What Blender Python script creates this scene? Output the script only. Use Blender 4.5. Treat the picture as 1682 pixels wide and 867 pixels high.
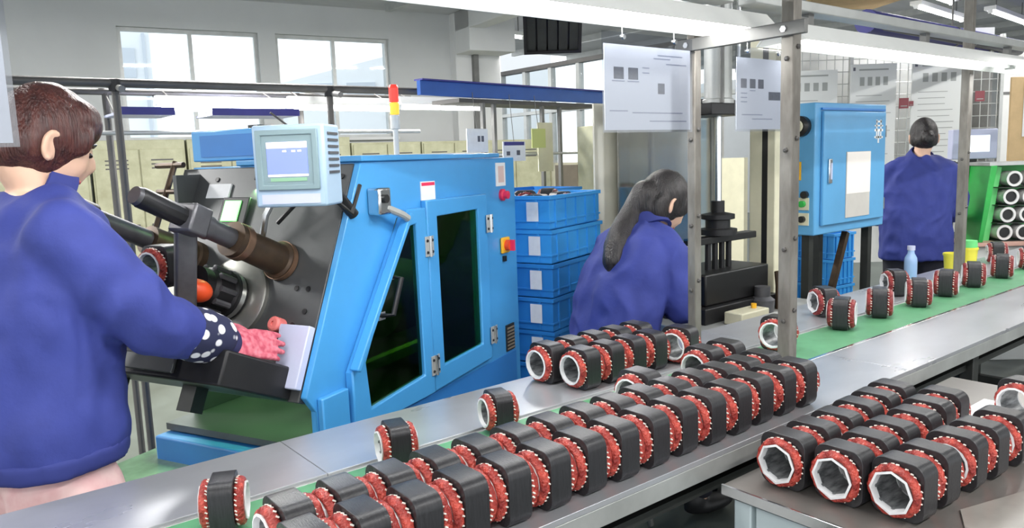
import bpy, bmesh, math, random
from mathutils import Vector, Matrix, noise
from mathutils.geometry import tessellate_polygon
random.seed(7)
S = bpy.context.scene
COL = S.collection
for o in list(bpy.data.objects):
    bpy.data.objects.remove(o, do_unlink=True)
PI = math.pi
R = math.radians

# ------------------------------------------------------------------ camera
PITCH, ROLL, YAW, FPX = R(7.75), R(2.0), R(51.65), 1260.0
fw = Vector((math.cos(YAW) * math.cos(PITCH), math.sin(YAW) * math.cos(PITCH), -math.sin(PITCH)))
rt = Vector((math.sin(YAW), -math.cos(YAW), 0))
up = rt.cross(fw)
r2 = math.cos(ROLL) * rt - math.sin(ROLL) * up
u2 = math.sin(ROLL) * rt + math.cos(ROLL) * up
cd = bpy.data.cameras.new('camera')
cam = bpy.data.objects.new('camera', cd)
COL.objects.link(cam)
cam.matrix_world = Matrix(((r2.x, u2.x, -fw.x, 0), (r2.y, u2.y, -fw.y, 0), (r2.z, u2.z, -fw.z, 1.42), (0, 0, 0, 1)))
cd.sensor_width = 36
cd.lens = FPX / 1682 * 36
cd.clip_start = 0.02
S.camera = cam

# ------------------------------------------------------------------ world, light, exposure
w = bpy.data.worlds.new('world')
S.world = w
w.use_nodes = True
bg = w.node_tree.nodes['Background']
bg.inputs[0].default_value = (0.93, 0.97, 1.0, 1)
bg.inputs[1].default_value = 1.1
vs = S.view_settings
vs.view_transform = 'Standard'
vs.look = 'None'
vs.exposure = 0.78
vs.gamma = 1
vs.use_curve_mapping = False
LAMP_W = 36.0

# ------------------------------------------------------------------ materials
def lin(c):
    c = c / 255
    return c / 12.92 if c <= 0.04045 else ((c + 0.055) / 1.055) ** 2.4
def rgb(r, g, b):
    return (lin(r), lin(g), lin(b), 1)
MATS = {}
def mat(name, col, rough=0.5, metal=0.0, var=0.0, vscale=8.0, col2=None, bump=0.0, bscale=40.0, stretch=(1, 1, 1), emit=0.0, spec=0.5, detail=4.0, coat=0.0, rvar=0.0):
    if name in MATS:
        return MATS[name]
    m = bpy.data.materials.new(name)
    m.use_nodes = True
    nt = m.node_tree
    b = nt.nodes['Principled BSDF']
    c1 = rgb(*col)
    b.inputs['Base Color'].default_value = c1
    b.inputs['Roughness'].default_value = rough
    b.inputs['Metallic'].default_value = metal
    b.inputs['Specular IOR Level'].default_value = spec
    b.inputs['Coat Weight'].default_value = coat
    if var or bump or col2 or rvar:
        tc = nt.nodes.new('ShaderNodeTexCoord')
        mp = nt.nodes.new('ShaderNodeMapping')
        mp.inputs['Scale'].default_value = stretch
        nt.links.new(tc.outputs['Object'], mp.inputs['Vector'])
    if var or col2 or rvar:
        n = nt.nodes.new('ShaderNodeTexNoise')
        n.inputs['Scale'].default_value = vscale
        n.inputs['Detail'].default_value = detail
        n.inputs['Roughness'].default_value = 0.6
        nt.links.new(mp.outputs[0], n.inputs['Vector'])
        cr = nt.nodes.new('ShaderNodeValToRGB')
        cr.color_ramp.elements[0].position = 0.32
        cr.color_ramp.elements[1].position = 0.7
        k = var
        cc = rgb(*col2) if col2 else tuple(min(1, x * (1 + k)) for x in c1[:3]) + (1,)
        c0 = c1 if col2 else tuple(x * (1 - k) for x in c1[:3]) + (1,)
        cr.color_ramp.elements[0].color = c0
        cr.color_ramp.elements[1].color = cc
        nt.links.new(n.outputs['Fac'], cr.inputs['Fac'])
        if var or col2:
            nt.links.new(cr.outputs['Color'], b.inputs['Base Color'])
        if rvar:
            mr = nt.nodes.new('ShaderNodeMapRange')
            mr.inputs['To Min'].default_value = max(0.02, rough - rvar)
            mr.inputs['To Max'].default_value = rough + rvar
            nt.links.new(n.outputs['Fac'], mr.inputs['Value'])
            nt.links.new(mr.outputs[0], b.inputs['Roughness'])
    if bump:
        n2 = nt.nodes.new('ShaderNodeTexNoise')
        n2.inputs['Scale'].default_value = bscale
        n2.inputs['Detail'].default_value = 3
        nt.links.new(mp.outputs[0], n2.inputs['Vector'])
        bp = nt.nodes.new('ShaderNodeBump')
        bp.inputs['Strength'].default_value = bump
        bp.inputs['Distance'].default_value = 0.01
        nt.links.new(n2.outputs['Fac'], bp.inputs['Height'])
        nt.links.new(bp.outputs[0], b.inputs['Normal'])
    if emit:
        b.inputs['Emission Color'].default_value = c1
        b.inputs['Emission Strength'].default_value = emit
    MATS[name] = m
    return m
def tinted_glass(name, tint, gloss=0.12, rough=0.05):
    m = bpy.data.materials.new(name)
    m.use_nodes = True
    nt = m.node_tree
    nt.nodes.clear()
    out = nt.nodes.new('ShaderNodeOutputMaterial')
    tr = nt.nodes.new('ShaderNodeBsdfTransparent')
    tr.inputs[0].default_value = rgb(*tint)
    gl = nt.nodes.new('ShaderNodeBsdfGlossy')
    gl.inputs['Roughness'].default_value = rough
    mx = nt.nodes.new('ShaderNodeMixShader')
    mx.inputs[0].default_value = gloss
    nt.links.new(tr.outputs[0], mx.inputs[1])
    nt.links.new(gl.outputs[0], mx.inputs[2])
    nt.links.new(mx.outputs[0], out.inputs[0])
    MATS[name] = m
    return m

M = dict(
    wall=mat('wall_paint', (198, 200, 200), 0.8, var=0.05, vscale=1.2),
    white_wall=mat('column_paint', (215, 216, 216), 0.75, var=0.04, vscale=2),
    ceiling=mat('ceiling_sheet', (196, 197, 200), 0.7, var=0.06, vscale=1.5, stretch=(1, 6, 1)),
    floor=mat('floor_paint', (94, 100, 95), 0.35, var=0.25, vscale=2.5, rvar=0.12),
    steel=mat('brushed_steel', (186, 188, 193), 0.30, metal=0.5, var=0.1, vscale=5, rvar=0.1, stretch=(0.5, 1, 1)),
    steel_side=mat('galvanised_edge', (180, 182, 180), 0.45, metal=0.5, var=0.12, vscale=9),
    belt=mat('green_belt', (96, 158, 116), 0.5, var=0.12, vscale=9),
    dark_leg=mat('dark_steel_leg', (52, 54, 52), 0.5, metal=0.3, var=0.2),
    black=mat('black_plastic', (24, 24, 25), 0.4),
    black_metal=mat('black_metal', (40, 40, 42), 0.42, metal=0.4, var=0.15),
    plate=mat('dark_face_plate', (84, 86, 87), 0.38, metal=0.35, var=0.15, vscale=6, rvar=0.1),
    blue=mat('sky_blue_paint', (70, 154, 216), 0.34, var=0.05, vscale=3, coat=0.2),
    blue_dark=mat('base_blue_paint', (48, 122, 196), 0.42, var=0.08, vscale=3),
    cabinet_blue=mat('steel_blue_paint', (92, 160, 208), 0.4, var=0.06, vscale=4),
    beam_blue=mat('beam_blue_paint', (38, 86, 164), 0.45, var=0.08),
    navy=mat('navy_paint', (52, 52, 130), 0.5, var=0.1),
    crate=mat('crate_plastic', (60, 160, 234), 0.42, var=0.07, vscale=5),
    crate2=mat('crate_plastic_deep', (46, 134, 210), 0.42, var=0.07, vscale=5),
    label_white=mat('label_paper', (232, 234, 236), 0.6, var=0.04, vscale=30),
    paper=mat('sheet_paper', (250, 251, 254), 0.55),
    paper_line=mat('print_grey', (176, 180, 196), 0.7),
    print_dark=mat('print_dark', (92, 94, 106), 0.7, var=0.4, vscale=120),
    poster=mat('poster_paper', (208, 211, 210), 0.6),
    poster_line=mat('poster_print', (150, 154, 152), 0.7),
    red_print=mat('maroon_print', (128, 62, 70), 0.6),
    lam=mat('lamination_black', (50, 50, 53), 0.36, metal=0.2, var=0.25, vscale=30, bump=0.15, bscale=90, stretch=(9, 1, 1)),
    copper=mat('red_coil_varnish', (128, 28, 28), 0.32, col2=(212, 88, 74), vscale=46, bump=0.8, bscale=150, stretch=(1, 1, 1)),
    copper_d=mat('maroon_coil_varnish', (112, 26, 32), 0.36, col2=(166, 60, 58), vscale=46, bump=0.8, bscale=150),
    liner=mat('white_slot_paper', (236, 236, 238), 0.6, var=0.08, vscale=40),
    bore=mat('grey_bore_steel', (84, 87, 90), 0.42, metal=0.3, col2=(176, 178, 180), vscale=90, stretch=(0.25, 1, 1)),
    cord=mat('white_lacing_cord', (240, 236, 226), 0.7),
    grime=mat('grimy_post_steel', (146, 143, 136), 0.5, metal=0.35, col2=(98, 92, 85), vscale=16, stretch=(1, 1, 0.3)),
    white_metal=mat('white_lamp_metal', (228, 229, 226), 0.4, var=0.03),
    tube=mat('fluorescent_tube', (255, 255, 255), 0.4, emit=7.0),
    grey_metal=mat('grey_pipe', (118, 118, 116), 0.45, metal=0.4, var=0.15),
    light_metal=mat('light_pipe', (184, 186, 184), 0.4, metal=0.4, var=0.1),
    dark_pipe=mat('dark_pipe', (88, 86, 84), 0.5, metal=0.2, var=0.15),
    chrome=mat('polished_steel', (214, 216, 218), 0.18, metal=1.0),
    rust=mat('rusty_brown_steel', (92, 74, 56), 0.42, metal=0.45, col2=(62, 50, 42), vscale=14),
    rust_l=mat('bronze_collar', (132, 104, 84), 0.36, metal=0.55, var=0.2),
    tool_grey=mat('tool_grey_steel', (98, 98, 102), 0.4, metal=0.5, var=0.2, vscale=14),
    disc=mat('ground_steel_disc', (150, 150, 144), 0.35, metal=0.7, var=0.1),
    orange=mat('orange_plastic', (236, 84, 40), 0.4, var=0.1),
    panel_lav=mat('lavender_panel', (192, 196, 222), 0.45, var=0.04),
    hmi=mat('pale_blue_housing', (160, 184, 206), 0.45, var=0.03),
    hmi_bezel=mat('grey_green_bezel', (124, 146, 152), 0.45),
    screen=mat('screen_blue', (104, 118, 236), 0.3, emit=0.75),
    screen_bar=mat('screen_white', (232, 220, 250), 0.3, emit=0.8),
    screen_green=mat('screen_green', (120, 160, 130), 0.4, emit=0.3),
    screen_white=mat('screen_pale', (235, 240, 246), 0.3, emit=0.6),
    green_lamp=mat('green_indicator', (120, 236, 120), 0.3, emit=1.6),
    red_lamp=mat('red_beacon', (230, 60, 50), 0.3, emit=0.6),
    amber_lamp=mat('amber_beacon', (232, 190, 60), 0.3, emit=0.5),
    red_plastic=mat('red_button', (226, 50, 90), 0.35),
    yellow=mat('yellow_switch', (240, 180, 40), 0.4),
    yellow_cup=mat('yellow_plastic', (236, 228, 80), 0.4),
    note_green=mat('yellow_green_note', (196, 204, 128), 0.6),
    tray_green=mat('oily_green_tray', (112, 140, 116), 0.2, var=0.35, vscale=6, metal=0.2),
    cream=mat('cream_cabinet', (186, 186, 156), 0.55, col2=(160, 158, 128), vscale=7),
    cream2=mat('cream_column', (214, 210, 184), 0.5, var=0.06),
    brown_panel=mat('brown_panel', (130, 120, 104), 0.6, var=0.1),
    card=mat('cardboard', (206, 176, 132), 0.7, var=0.08),
    sheet=mat('grey_plastic_sheet', (150, 146, 140), 0.28, var=0.15, vscale=6),
    jacket=mat('blue_work_jacket', (50, 61, 136), 0.78, var=0.1, vscale=9, bump=0.12, bscale=60),
    jacket_d=mat('blue_jacket_trim', (45, 55, 124), 0.8),
    pink=mat('pink_cotton', (226, 176, 178), 0.8, col2=(240, 206, 204), vscale=18, bump=0.2, bscale=20),
    trousers=mat('dark_trousers', (34, 34, 46), 0.8),
    shoe=mat('black_shoe', (28, 28, 30), 0.5),
    skin=mat('skin', (232, 190, 164), 0.5, var=0.05, vscale=12),
    lips=mat('lips', (196, 110, 104), 0.45),
    eye=mat('eye_dark', (40, 30, 28), 0.2),
    hair_br=mat('auburn_hair', (94, 50, 44), 0.36, col2=(52, 28, 28), vscale=16, bump=0.6, bscale=60, stretch=(4, 4, 0.5)),
    hair_bk=mat('black_brown_hair', (46, 40, 40), 0.34, col2=(24, 22, 24), vscale=16, bump=0.6, bscale=60, stretch=(4, 4, 0.5)),
    glove=mat('pink_print_glove', (216, 124, 138), 0.8, col2=(176, 66, 88), vscale=70, detail=1),
    bottle=tinted_glass('bottle_plastic', (170, 200, 232), 0.2, 0.1),
    pane=tinted_glass('window_glass', (246, 250, 252), 0.02, 0.02),
    green_pane=tinted_glass('dark_green_pane', (112, 140, 104), 0.045, 0.06),
    acrylic=tinted_glass('clear_guard', (206, 206, 200), 0.25, 0.12),
    sleeve_film=tinted_glass('clear_sleeve', (232, 234, 238), 0.12, 0.08),
    rack_green=mat('green_rack', (44, 168, 72), 0.4, var=0.1),
    rack_green_l=mat('light_green_liner', (110, 214, 128), 0.4),
    ring_white=mat('white_bearing', (224, 222, 220), 0.4, var=0.05),
    far_wall=mat('far_building_render', (232, 234, 236), 0.8),
    far_dark=mat('far_building_glass', (196, 202, 210), 0.5),
)
def floral():
    m = bpy.data.materials.new('navy_floral_cotton')
    m.use_nodes = True
    nt = m.node_tree
    b = nt.nodes['Principled BSDF']
    b.inputs['Roughness'].default_value = 0.8
    tc = nt.nodes.new('ShaderNodeTexCoord')
    v = nt.nodes.new('ShaderNodeTexVoronoi')
    v.inputs['Scale'].default_value = 34
    nt.links.new(tc.outputs['Object'], v.inputs['Vector'])
    cr = nt.nodes.new('ShaderNodeValToRGB')
    cr.color_ramp.elements[0].color = rgb(226, 226, 232)
    cr.color_ramp.elements[0].position = 0.34
    cr.color_ramp.elements[1].color = rgb(34, 38, 70)
    cr.color_ramp.elements[1].position = 0.42
    nt.links.new(v.outputs['Distance'], cr.inputs['Fac'])
    nt.links.new(cr.outputs[0], b.inputs['Base Color'])
    return m
M['floral'] = floral()

# ------------------------------------------------------------------ helpers
def tag(o, label=None, cat=None, group=None, kind=None):
    if label: o['label'] = label
    if cat: o['category'] = cat
    if group: o['group'] = group
    if kind: o['kind'] = kind
    return o
def thing(name, label, cat, loc=(0, 0, 0), rz=0.0, group=None):
    o = bpy.data.objects.new(name, None)
    o.empty_display_size = 0.05
    COL.objects.link(o)
    o.location = loc
    o.rotation_euler = (0, 0, rz)
    return tag(o, label, cat, group)
def lower_bevel(o, wdt, seg=2):
    md = o.modifiers.new('bevel', 'BEVEL')
    md.width = wdt
    md.segments = seg
    md.limit_method = 'ANGLE'
    md.angle_limit = R(40)
def link_mesh(name, me, m, parent=None, loc=None, bevel=0, smooth=35):
    o = bpy.data.objects.new(name, me)
    COL.objects.link(o)
    if m is not None and not me.materials:
        me.materials.append(m)
    if parent is not None: o.parent = parent
    if loc is not None: o.location = loc
    if smooth:
        me.shade_smooth()
        me.set_sharp_from_angle(angle=R(smooth))
    if bevel: lower_bevel(o, bevel)
    return o
class MB:
    def __init__(s):
        s.v = []
        s.f = []
    def add(s, vs_, fs, mtx=None):
        n = len(s.v)
        if mtx is not None: vs_ = [mtx @ Vector(p) for p in vs_]
        s.v += [tuple(p) for p in vs_]
        s.f += [tuple(i + n for i in f) for f in fs]
        return s
    def box(s, a, b, mtx=None):
        x0, y0, z0 = a
        x1, y1, z1 = b
        return s.add([(x0, y0, z0), (x1, y0, z0), (x1, y1, z0), (x0, y1, z0), (x0, y0, z1), (x1, y0, z1), (x1, y1, z1), (x0, y1, z1)],
                     [(0, 3, 2, 1), (4, 5, 6, 7), (0, 1, 5, 4), (1, 2, 6, 5), (2, 3, 7, 6), (3, 0, 4, 7)], mtx)
    def cbox(s, c, d, mtx=None):
        return s.box([c[i] - d[i] / 2 for i in range(3)], [c[i] + d[i] / 2 for i in range(3)], mtx)
    def bar(s, p, q, wdt, h, upv=(0, 0, 1)):
        p = Vector(p); q = Vector(q)
        d = (q - p)
        L = d.length
        d.normalize()
        u = Vector(upv)
        if abs(d.dot(u)) > 0.99: u = Vector((0, 1, 0))
        sd = d.cross(u).normalized()
        u = sd.cross(d)
        m = Matrix((( d.x, sd.x, u.x, p.x), (d.y, sd.y, u.y, p.y), (d.z, sd.z, u.z, p.z), (0, 0, 0, 1)))
        return s.box((0, -wdt / 2, -h / 2), (L, wdt / 2, h / 2), m)
    def tube(s, path, rad, n=14, cap=True):
        path = [Vector(p) for p in path]
        if not isinstance(rad, (list, tuple)): rad = [rad] * len(path)
        ref = None
        rings = []
        for i, p in enumerate(path):
            t = (path[min(i + 1, len(path) - 1)] - path[max(i - 1, 0)]).normalized()
            if ref is None:
                a = Vector((0, 0, 1)) if abs(t.z) < 0.9 else Vector((1, 0, 0))
                ref = (a - t * a.dot(t)).normalized()
            else:
                ref = (ref - t * ref.dot(t)).normalized()
            b = t.cross(ref)
            rings.append([p + (ref * math.cos(2 * PI * k / n) + b * math.sin(2 * PI * k / n)) * rad[i] for k in range(n)])
        vv = [q for r_ in rings for q in r_]
        ff = [(i * n + k, i * n + (k + 1) % n, (i + 1) * n + (k + 1) % n, (i + 1) * n + k) for i in range(len(path) - 1) for k in range(n)]
        if cap:
            ff.append(tuple(range(n - 1, -1, -1)))
            ff.append(tuple((len(path) - 1) * n + k for k in range(n)))
        return s.add(vv, ff)
    def lathe(s, prof, n=32, mtx=None, fn=None, closed=False):
        """prof: (r, z) about local z"""
        vv = []
        for i, (r_, z) in enumerate(prof):
            for k in range(n):
                a = 2 * PI * k / n
                rr = r_ if fn is None else fn(r_, z, a, i)
                vv.append((rr * math.cos(a), rr * math.sin(a), z))
        m = len(prof)
        ff = []
        rng = m if closed else m - 1
        for i in range(rng):
            j = (i + 1) % m
            for k in range(n):
                ff.append((i * n + k, i * n + (k + 1) % n, j * n + (k + 1) % n, j * n + k))
        if not closed:
            if prof[0][0] > 1e-5: ff.append(tuple(range(n - 1, -1, -1)))
            if prof[-1][0] > 1e-5: ff.append(tuple((m - 1) * n + k for k in range(n)))
        return s.add(vv, ff, mtx)
    def ell(s, c, r_, mtx=None, nu=20, nv=12):
        vv, ff = [], []
        for i in range(nv + 1):
            t = PI * i / nv
            for k in range(nu):
                a = 2 * PI * k / nu
                vv.append((c[0] + r_[0] * math.sin(t) * math.cos(a), c[1] + r_[1] * math.sin(t) * math.sin(a), c[2] + r_[2] * math.cos(t)))
        for i in range(nv):
            for k in range(nu):
                ff.append((i * nu + k, (i + 1) * nu + k, (i + 1) * nu + (k + 1) % nu, i * nu + (k + 1) % nu))
        return s.add(vv, ff, mtx)
    def prism(s, outer, holes, t0, t1, mtx=None):
        """outline in local (x, z); extruded along local y from t0 to t1"""
        loops = [outer] + list(holes)
        flat = [p for l in loops for p in l]
        tri = tessellate_polygon([[Vector((p[0], p[1], 0)) for p in l] for l in loops])
        n = len(flat)
        vv = [(p[0], t0, p[1]) for p in flat] + [(p[0], t1, p[1]) for p in flat]
        ff = [tuple(t) for t in tri] + [tuple(i + n for i in reversed(t)) for t in tri]
        k = 0
        for l in loops:
            m = len(l)
            for i in range(m):
                a, b = k + i, k + (i + 1) % m
                ff.append((a, b, b + n, a + n))
            k += m
        return s.add(vv, ff, mtx)
    def mesh(s, name):
        me = bpy.data.meshes.new(name)
        me.from_pydata(s.v, [], s.f)
        bm = bmesh.new()
        bm.from_mesh(me)
        bmesh.ops.remove_doubles(bm, verts=bm.verts, dist=1e-6)
        bmesh.ops.recalc_face_normals(bm, faces=bm.faces)
        bm.to_mesh(me)
        bm.free()
        return me
    def build(s, name, m, parent=None, bevel=0, smooth=35, loc=None):
        return link_mesh(name, s.mesh(name), m, parent, loc, bevel, smooth)
def bx(name, a, b, m, parent=None, bevel=0.0, smooth=35):
    return MB().box(a, b).build(name, m, parent, bevel, smooth)
def Rz(a): return Matrix.Rotation(a, 4, 'Z')
def T(*p): return Matrix.Translation(Vector(p))
def axis_m(p, d):
    """matrix taking local z to direction d at point p"""
    return T(*p) @ Vector(d).to_track_quat('Z', 'Y').to_matrix().to_4x4()
def struct(o):
    o['kind'] = 'structure'
    return o
def copy_tree(o, parent=None):
    c = o.copy()
    COL.objects.link(c)
    c.parent = parent
    for ch in list(o.children): copy_tree(ch, c)
    return c
ORD = ['first', 'second', 'third', 'fourth', 'fifth', 'sixth', 'seventh', 'eighth', 'ninth', 'tenth', 'eleventh', 'twelfth', 'thirteenth', 'fourteenth', 'fifteenth', 'sixteenth', 'seventeenth']
def area_light(name, loc, sx, sy, power, parent=None, rz=0.0, col=(1, 0.985, 0.96)):
    l = bpy.data.lights.new(name, 'AREA')
    l.shape = 'RECTANGLE'
    l.size, l.size_y, l.energy = sx, sy, power
    l.color = col
    o = bpy.data.objects.new(name, l)
    COL.objects.link(o)
    o.location = loc
    o.rotation_euler = (0, 0, rz)
    o.parent = parent
    return o

# ================================================================== THE HALL
struct(bx('floor', (-9, -8, -0.1), (18, 14, 0), M['floor']))
struct(MB().prism([(-9, -8), (18, -8), (18, 9.6), (5.75, 9.6), (5.75, 7.62), (-6.4, 9.45), (-9, 9.45)], [], 3.08, 3.2, Matrix(((1, 0, 0, 0), (0, 0, 1, 0), (0, 1, 0, 0), (0, 0, 0, 1)))).build('ceiling', M['ceiling']))
# back wall, turned a little against the line
WA = R(-8.6)
WM = T(1.747, 8.0, 0) @ Rz(WA)     # local x along the wall, y into the wall
def wl(name, a, b, m, bevel=0, parent=None):
    return MB().box(a, b, WM).build(name, m, parent, bevel)
wn = MB()
wins = [(0.0, 1.28), (1.45, 2.68)]
sill, head = 1.717, 2.775
wn.prism([(-8, 0), (3.6, 0), (3.6, 3.08), (-8, 3.08)], [[(a, sill), (b, sill), (b, head), (a, head)] for a, b in wins] + [[(-2.9, sill), (-1.62, sill), (-1.62, head), (-2.9, head)]], 0, 0.22, WM)
struct(wn.build('wall_back', M['wall']))
for i, (a, b) in enumerate(wins + [(-2.9, -1.62)]):
    fr = MB()
    t = 0.035
    fr.prism([(a, sill), (b, sill), (b, head), (a, head)], [[(a + t, sill + t), ((a + b) / 2 - 0.018, sill + t), ((a + b) / 2 - 0.018, head - t), (a + t, head - t)], [((a + b) / 2 + 0.018, sill + t), (b - t, sill + t), (b - t, head - t), ((a + b) / 2 + 0.018, head - t)]], 0.05, 0.1, WM)
    wo = struct(fr.build('window_%d' % (i + 1), M['light_metal']))
    for x0, x1 in ((a + t, (a + b) / 2 - 0.018), ((a + b) / 2 + 0.018, b - t)):
        MB().box((x0, 0.07, sill + t), (x1, 0.076, head - t), WM).build('pane', M['pane'], wo)
    wl('window_sill', (a - 0.05, -0.05, sill - 0.03), (b + 0.05, 0.05, sill), M['white_wall'], 0, wo)
# column and haunched beam at the end of the back wall
cb = MB().box((3.42, -0.14, 0), (4.0, 0.3, 3.08), WM)
cb.prism([(3.42, 2.62), (4.0, 2.62), (4.0, 3.079), (3.42, 3.079)], [], -0.5, -0.14, WM)
struct(cb.build('wall_column', M['white_wall'], bevel=0.01))
struct(MB().box((3.62, -0.2, 0), (3.68, -0.14, 3.07), WM).build('trim_1', M['grey_metal']))
struct(MB().box((3.42, -12, 2.86), (3.62, -0.14, 3.079), WM).build('ceiling_beam', M['white_wall'], bevel=0.01))
# neighbouring buildings behind the panes
nb = thing('neighbouring_building', 'pale grey building with window bands outside the right-hand window', 'building', (7.6, 15.2, 0), R(-32))
MB().prism([(-1.6, 0), (4.5, 0), (4.5, 4.5), (-1.6, 3.1)], [], 0, 3).build('facade', M['far_wall'], nb)
for k in range(3):
    bx('far_window', (-0.7 + k * 0.8, -0.04, 2.75), (-0.1 + k * 0.8, 0.02, 3.15), M['far_dark'], nb)
nb2 = thing('neighbouring_building', 'grey workshop gable outside the left-hand window', 'building', (4.15, 17.8, 0), R(-15))
bx('facade', (-1.1, 0, 0), (0.35, 3, 4.35), M['far_wall'], nb2)
bx('far_window', (-0.25, -0.04, 3.4), (0.05, 0.02, 4.0), M['far_dark'], nb2)
bx('downpipe', (0.2, -0.08, 0), (0.26, 0, 4.3), M['far_dark'], nb2)

# glazed partition along x = 6.5
pw = MB().box((6.5, 4.5, 0), (6.56, 9.4, 1.36)).build('wall_partition', M['cream2'])
struct(pw)
y = 9.3
while y > 4.6:
    bx('mullion', (6.47, y - 0.028, 1.36), (6.55, y + 0.028, 2.56), M['light_metal'], pw)
    if y - 0.5 > 4.5:
        bx('pane', (6.505, y - 0.47, 1.39), (6.512, y - 0.03, 2.53), M['pane'], pw)
        bx('brown_infill', (6.48, y - 0.45, 0.12), (6.499, y - 0.05, 1.33), M['brown_panel'] if int(y * 10) % 3 else M['cream'], pw)
    y -= 0.5
bx('head_rail', (6.46, 4.5, 2.53), (6.56, 9.4, 2.58), M['dark_pipe'], pw)
bx('middle_rail', (6.46, 4.5, 1.98), (6.54, 9.4, 2.02), M['light_metal'], pw)
# far end wall of the hall and its door
struct(bx('wall_end', (15.5, -8, 0), (15.7, 14, 3.08), M['wall']))

for k in range(9):
    struct(bx('ceiling_purlin', (4.2 + k * 1.15, -7.9, 3.0), (4.26 + k * 1.15, 7.3 if k < 2 else 9.5, 3.0795), M['light_metal']))
# ceiling fittings -----------------------------------------------------------
def batten(name, label, loc, rz, L, power, parent_z=3.08, group=None, lit=True):
    t = thing(name, label, 'lamp', loc, rz, group)
    MB().box((-L / 2, -0.06, 0.0), (L / 2, 0.06, 0.045)).build('housing', M['white_metal'], t, 0.005)
    MB().tube([(-L / 2 + 0.03, 0, -0.016), (L / 2 - 0.03, 0, -0.016)], 0.014, 10).build('tube', M['tube'], t)
    for s_ in (-1, 1):
        MB().cbox((s_ * (L / 2 - 0.02), 0, -0.014), (0.03, 0.04, 0.04)).build('lamp_holder', M['white_metal'], t)
        hz = parent_z - loc[2]
        if hz > 0.06:
            MB().tube([(s_ * L * 0.35, 0, 0.045), (s_ * L * 0.35, 0, hz)], 0.006, 6).build('hanger', M['grey_metal'], t)
    if lit:
        area_light('lamp_light', (0, 0, -0.035), L - 0.1, 0.1, power, t)
    return t
spots = [(5.75, 7.2, 'short lit batten lamp on the ceiling beside the white column'), (7.9, 3.45, 'bright ceiling batten at top right, above the brown board'), (9.2, 3.86, 'long ceiling batten left of the far upright at top right'),
         (10.3, 3.56, 'ceiling batten at the right edge of the picture'), (7.6, 1.6, 'ceiling batten over the far end of the conveyor')]
for x, y_, lb in spots:
    batten('ceiling_batten', lb, (x, y_, 2.86), R(5), 0.5 if 'column' in lb else 1.5, LAMP_W * (0.2 if 'column' in lb else 1), group='ceiling battens')
k = 0
for x in (-4.5, -1.5, 1.5, 4.5):
    for y_ in (-3.6, -0.9, 4.4):
        batten('ceiling_batten', 'ceiling batten outside the picture, row %s, lamp %s from the left' % ({-3.6: 'behind the camera', -0.9: 'above the camera', 4.4: 'beyond the blue machine'}[y_], ORD[int((x + 4.5) / 3)]), (x, y_, 2.9), 0, 1.5, LAMP_W * (0.4 if y_ < -2 else 0.9 if y_ < 0 else 2.2), group='ceiling battens out of view')

# dark louvre box hung from the ceiling
lv = thing('ceiling_vent', 'dark slatted vent panel hanging tilted from the ceiling', 'vent', (3.45, 3.85, 2.245), R(-40))
mt = Matrix.Rotation(R(38), 4, 'X')
MB().prism([(-0.19, -0.16), (0.19, -0.16), (0.19, 0.16), (-0.19, 0.16)], [[(-0.17, -0.14), (0.17, -0.14), (0.17, 0.14), (-0.17, 0.14)]], -0.02, 0.03, mt).build('frame', M['black_metal'], lv)
MB().cbox((0, 0.024, 0), (0.35, 0.006, 0.29), mt).build('backing', M['black'], lv)
for k in range(5):
    MB().cbox((-0.14 + k * 0.07, 0.0, 0), (0.058, 0.014, 0.28), mt @ T(0, 0, 0)).build('slat', M['dark_leg'], lv)
for s_ in (-1, 1):
    MB().tube([(s_ * 0.15, 0, 0.12), (s_ * 0.15, 0, 0.835)], 0.006, 6).build('hanger', M['grey_metal'], lv)
# brown board lying up under the roof at the right
bb = thing('ceiling_board', 'tan board fixed under the roof at the top right', 'board', (7.2, 3.85, 2.78), R(-30))
MB().cbox((0, 0, 0), (0.9, 0.6, 0.02)).build('board', M['card'], bb)
for s_ in (-0.3, 0.3):
    MB().cbox((s_, 0, 0.1), (0.03, 0.03, 0.18)).build('hanger', M['grey_metal'], bb)
# ducts, cable trays and cross pipes top right
for nm, lb, p, q, r_, mm in (
        ('roof_duct', 'dark navy duct running under the roof at the right', (5.6, 2.86, 2.32), (12.0, 3.1, 2.36), 0.085, 'navy'),
        ('roof_pipe', 'black pipe beneath the navy duct at the right', (5.4, 2.62, 2.24), (12.0, 2.95, 2.26), 0.035, 'black_metal'),
        ('roof_pipe', 'grey pipe crossing under the roof from the tan board', (5.2, 4.6, 2.72), (8.6, 1.0, 2.72), 0.04, 'light_metal'),
        ('roof_pipe', 'thin dark cable sloping down across the roof near the uprights', (3.4, 3.4, 3.0), (6.6, 2.7, 2.6), 0.012, 'black')):
    t = thing(nm, lb, 'pipe', p)
    d = Vector(q) - Vector(p)
    MB().tube([(0, 0, 0), d], r_, 14).build('run', M[mm], t)
    for f_ in (0.25, 0.75):
        e = d * f_
        MB().tube([e, (e.x, e.y, 3.08 - p[2])], 0.008, 6).build('hanger', M['grey_metal'], t)
        MB().lathe([(r_ + 0.006, -0.015), (r_ + 0.006, 0.015)], 14, axis_m(e, d)).build('clamp', M['grey_metal'], t)

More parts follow.
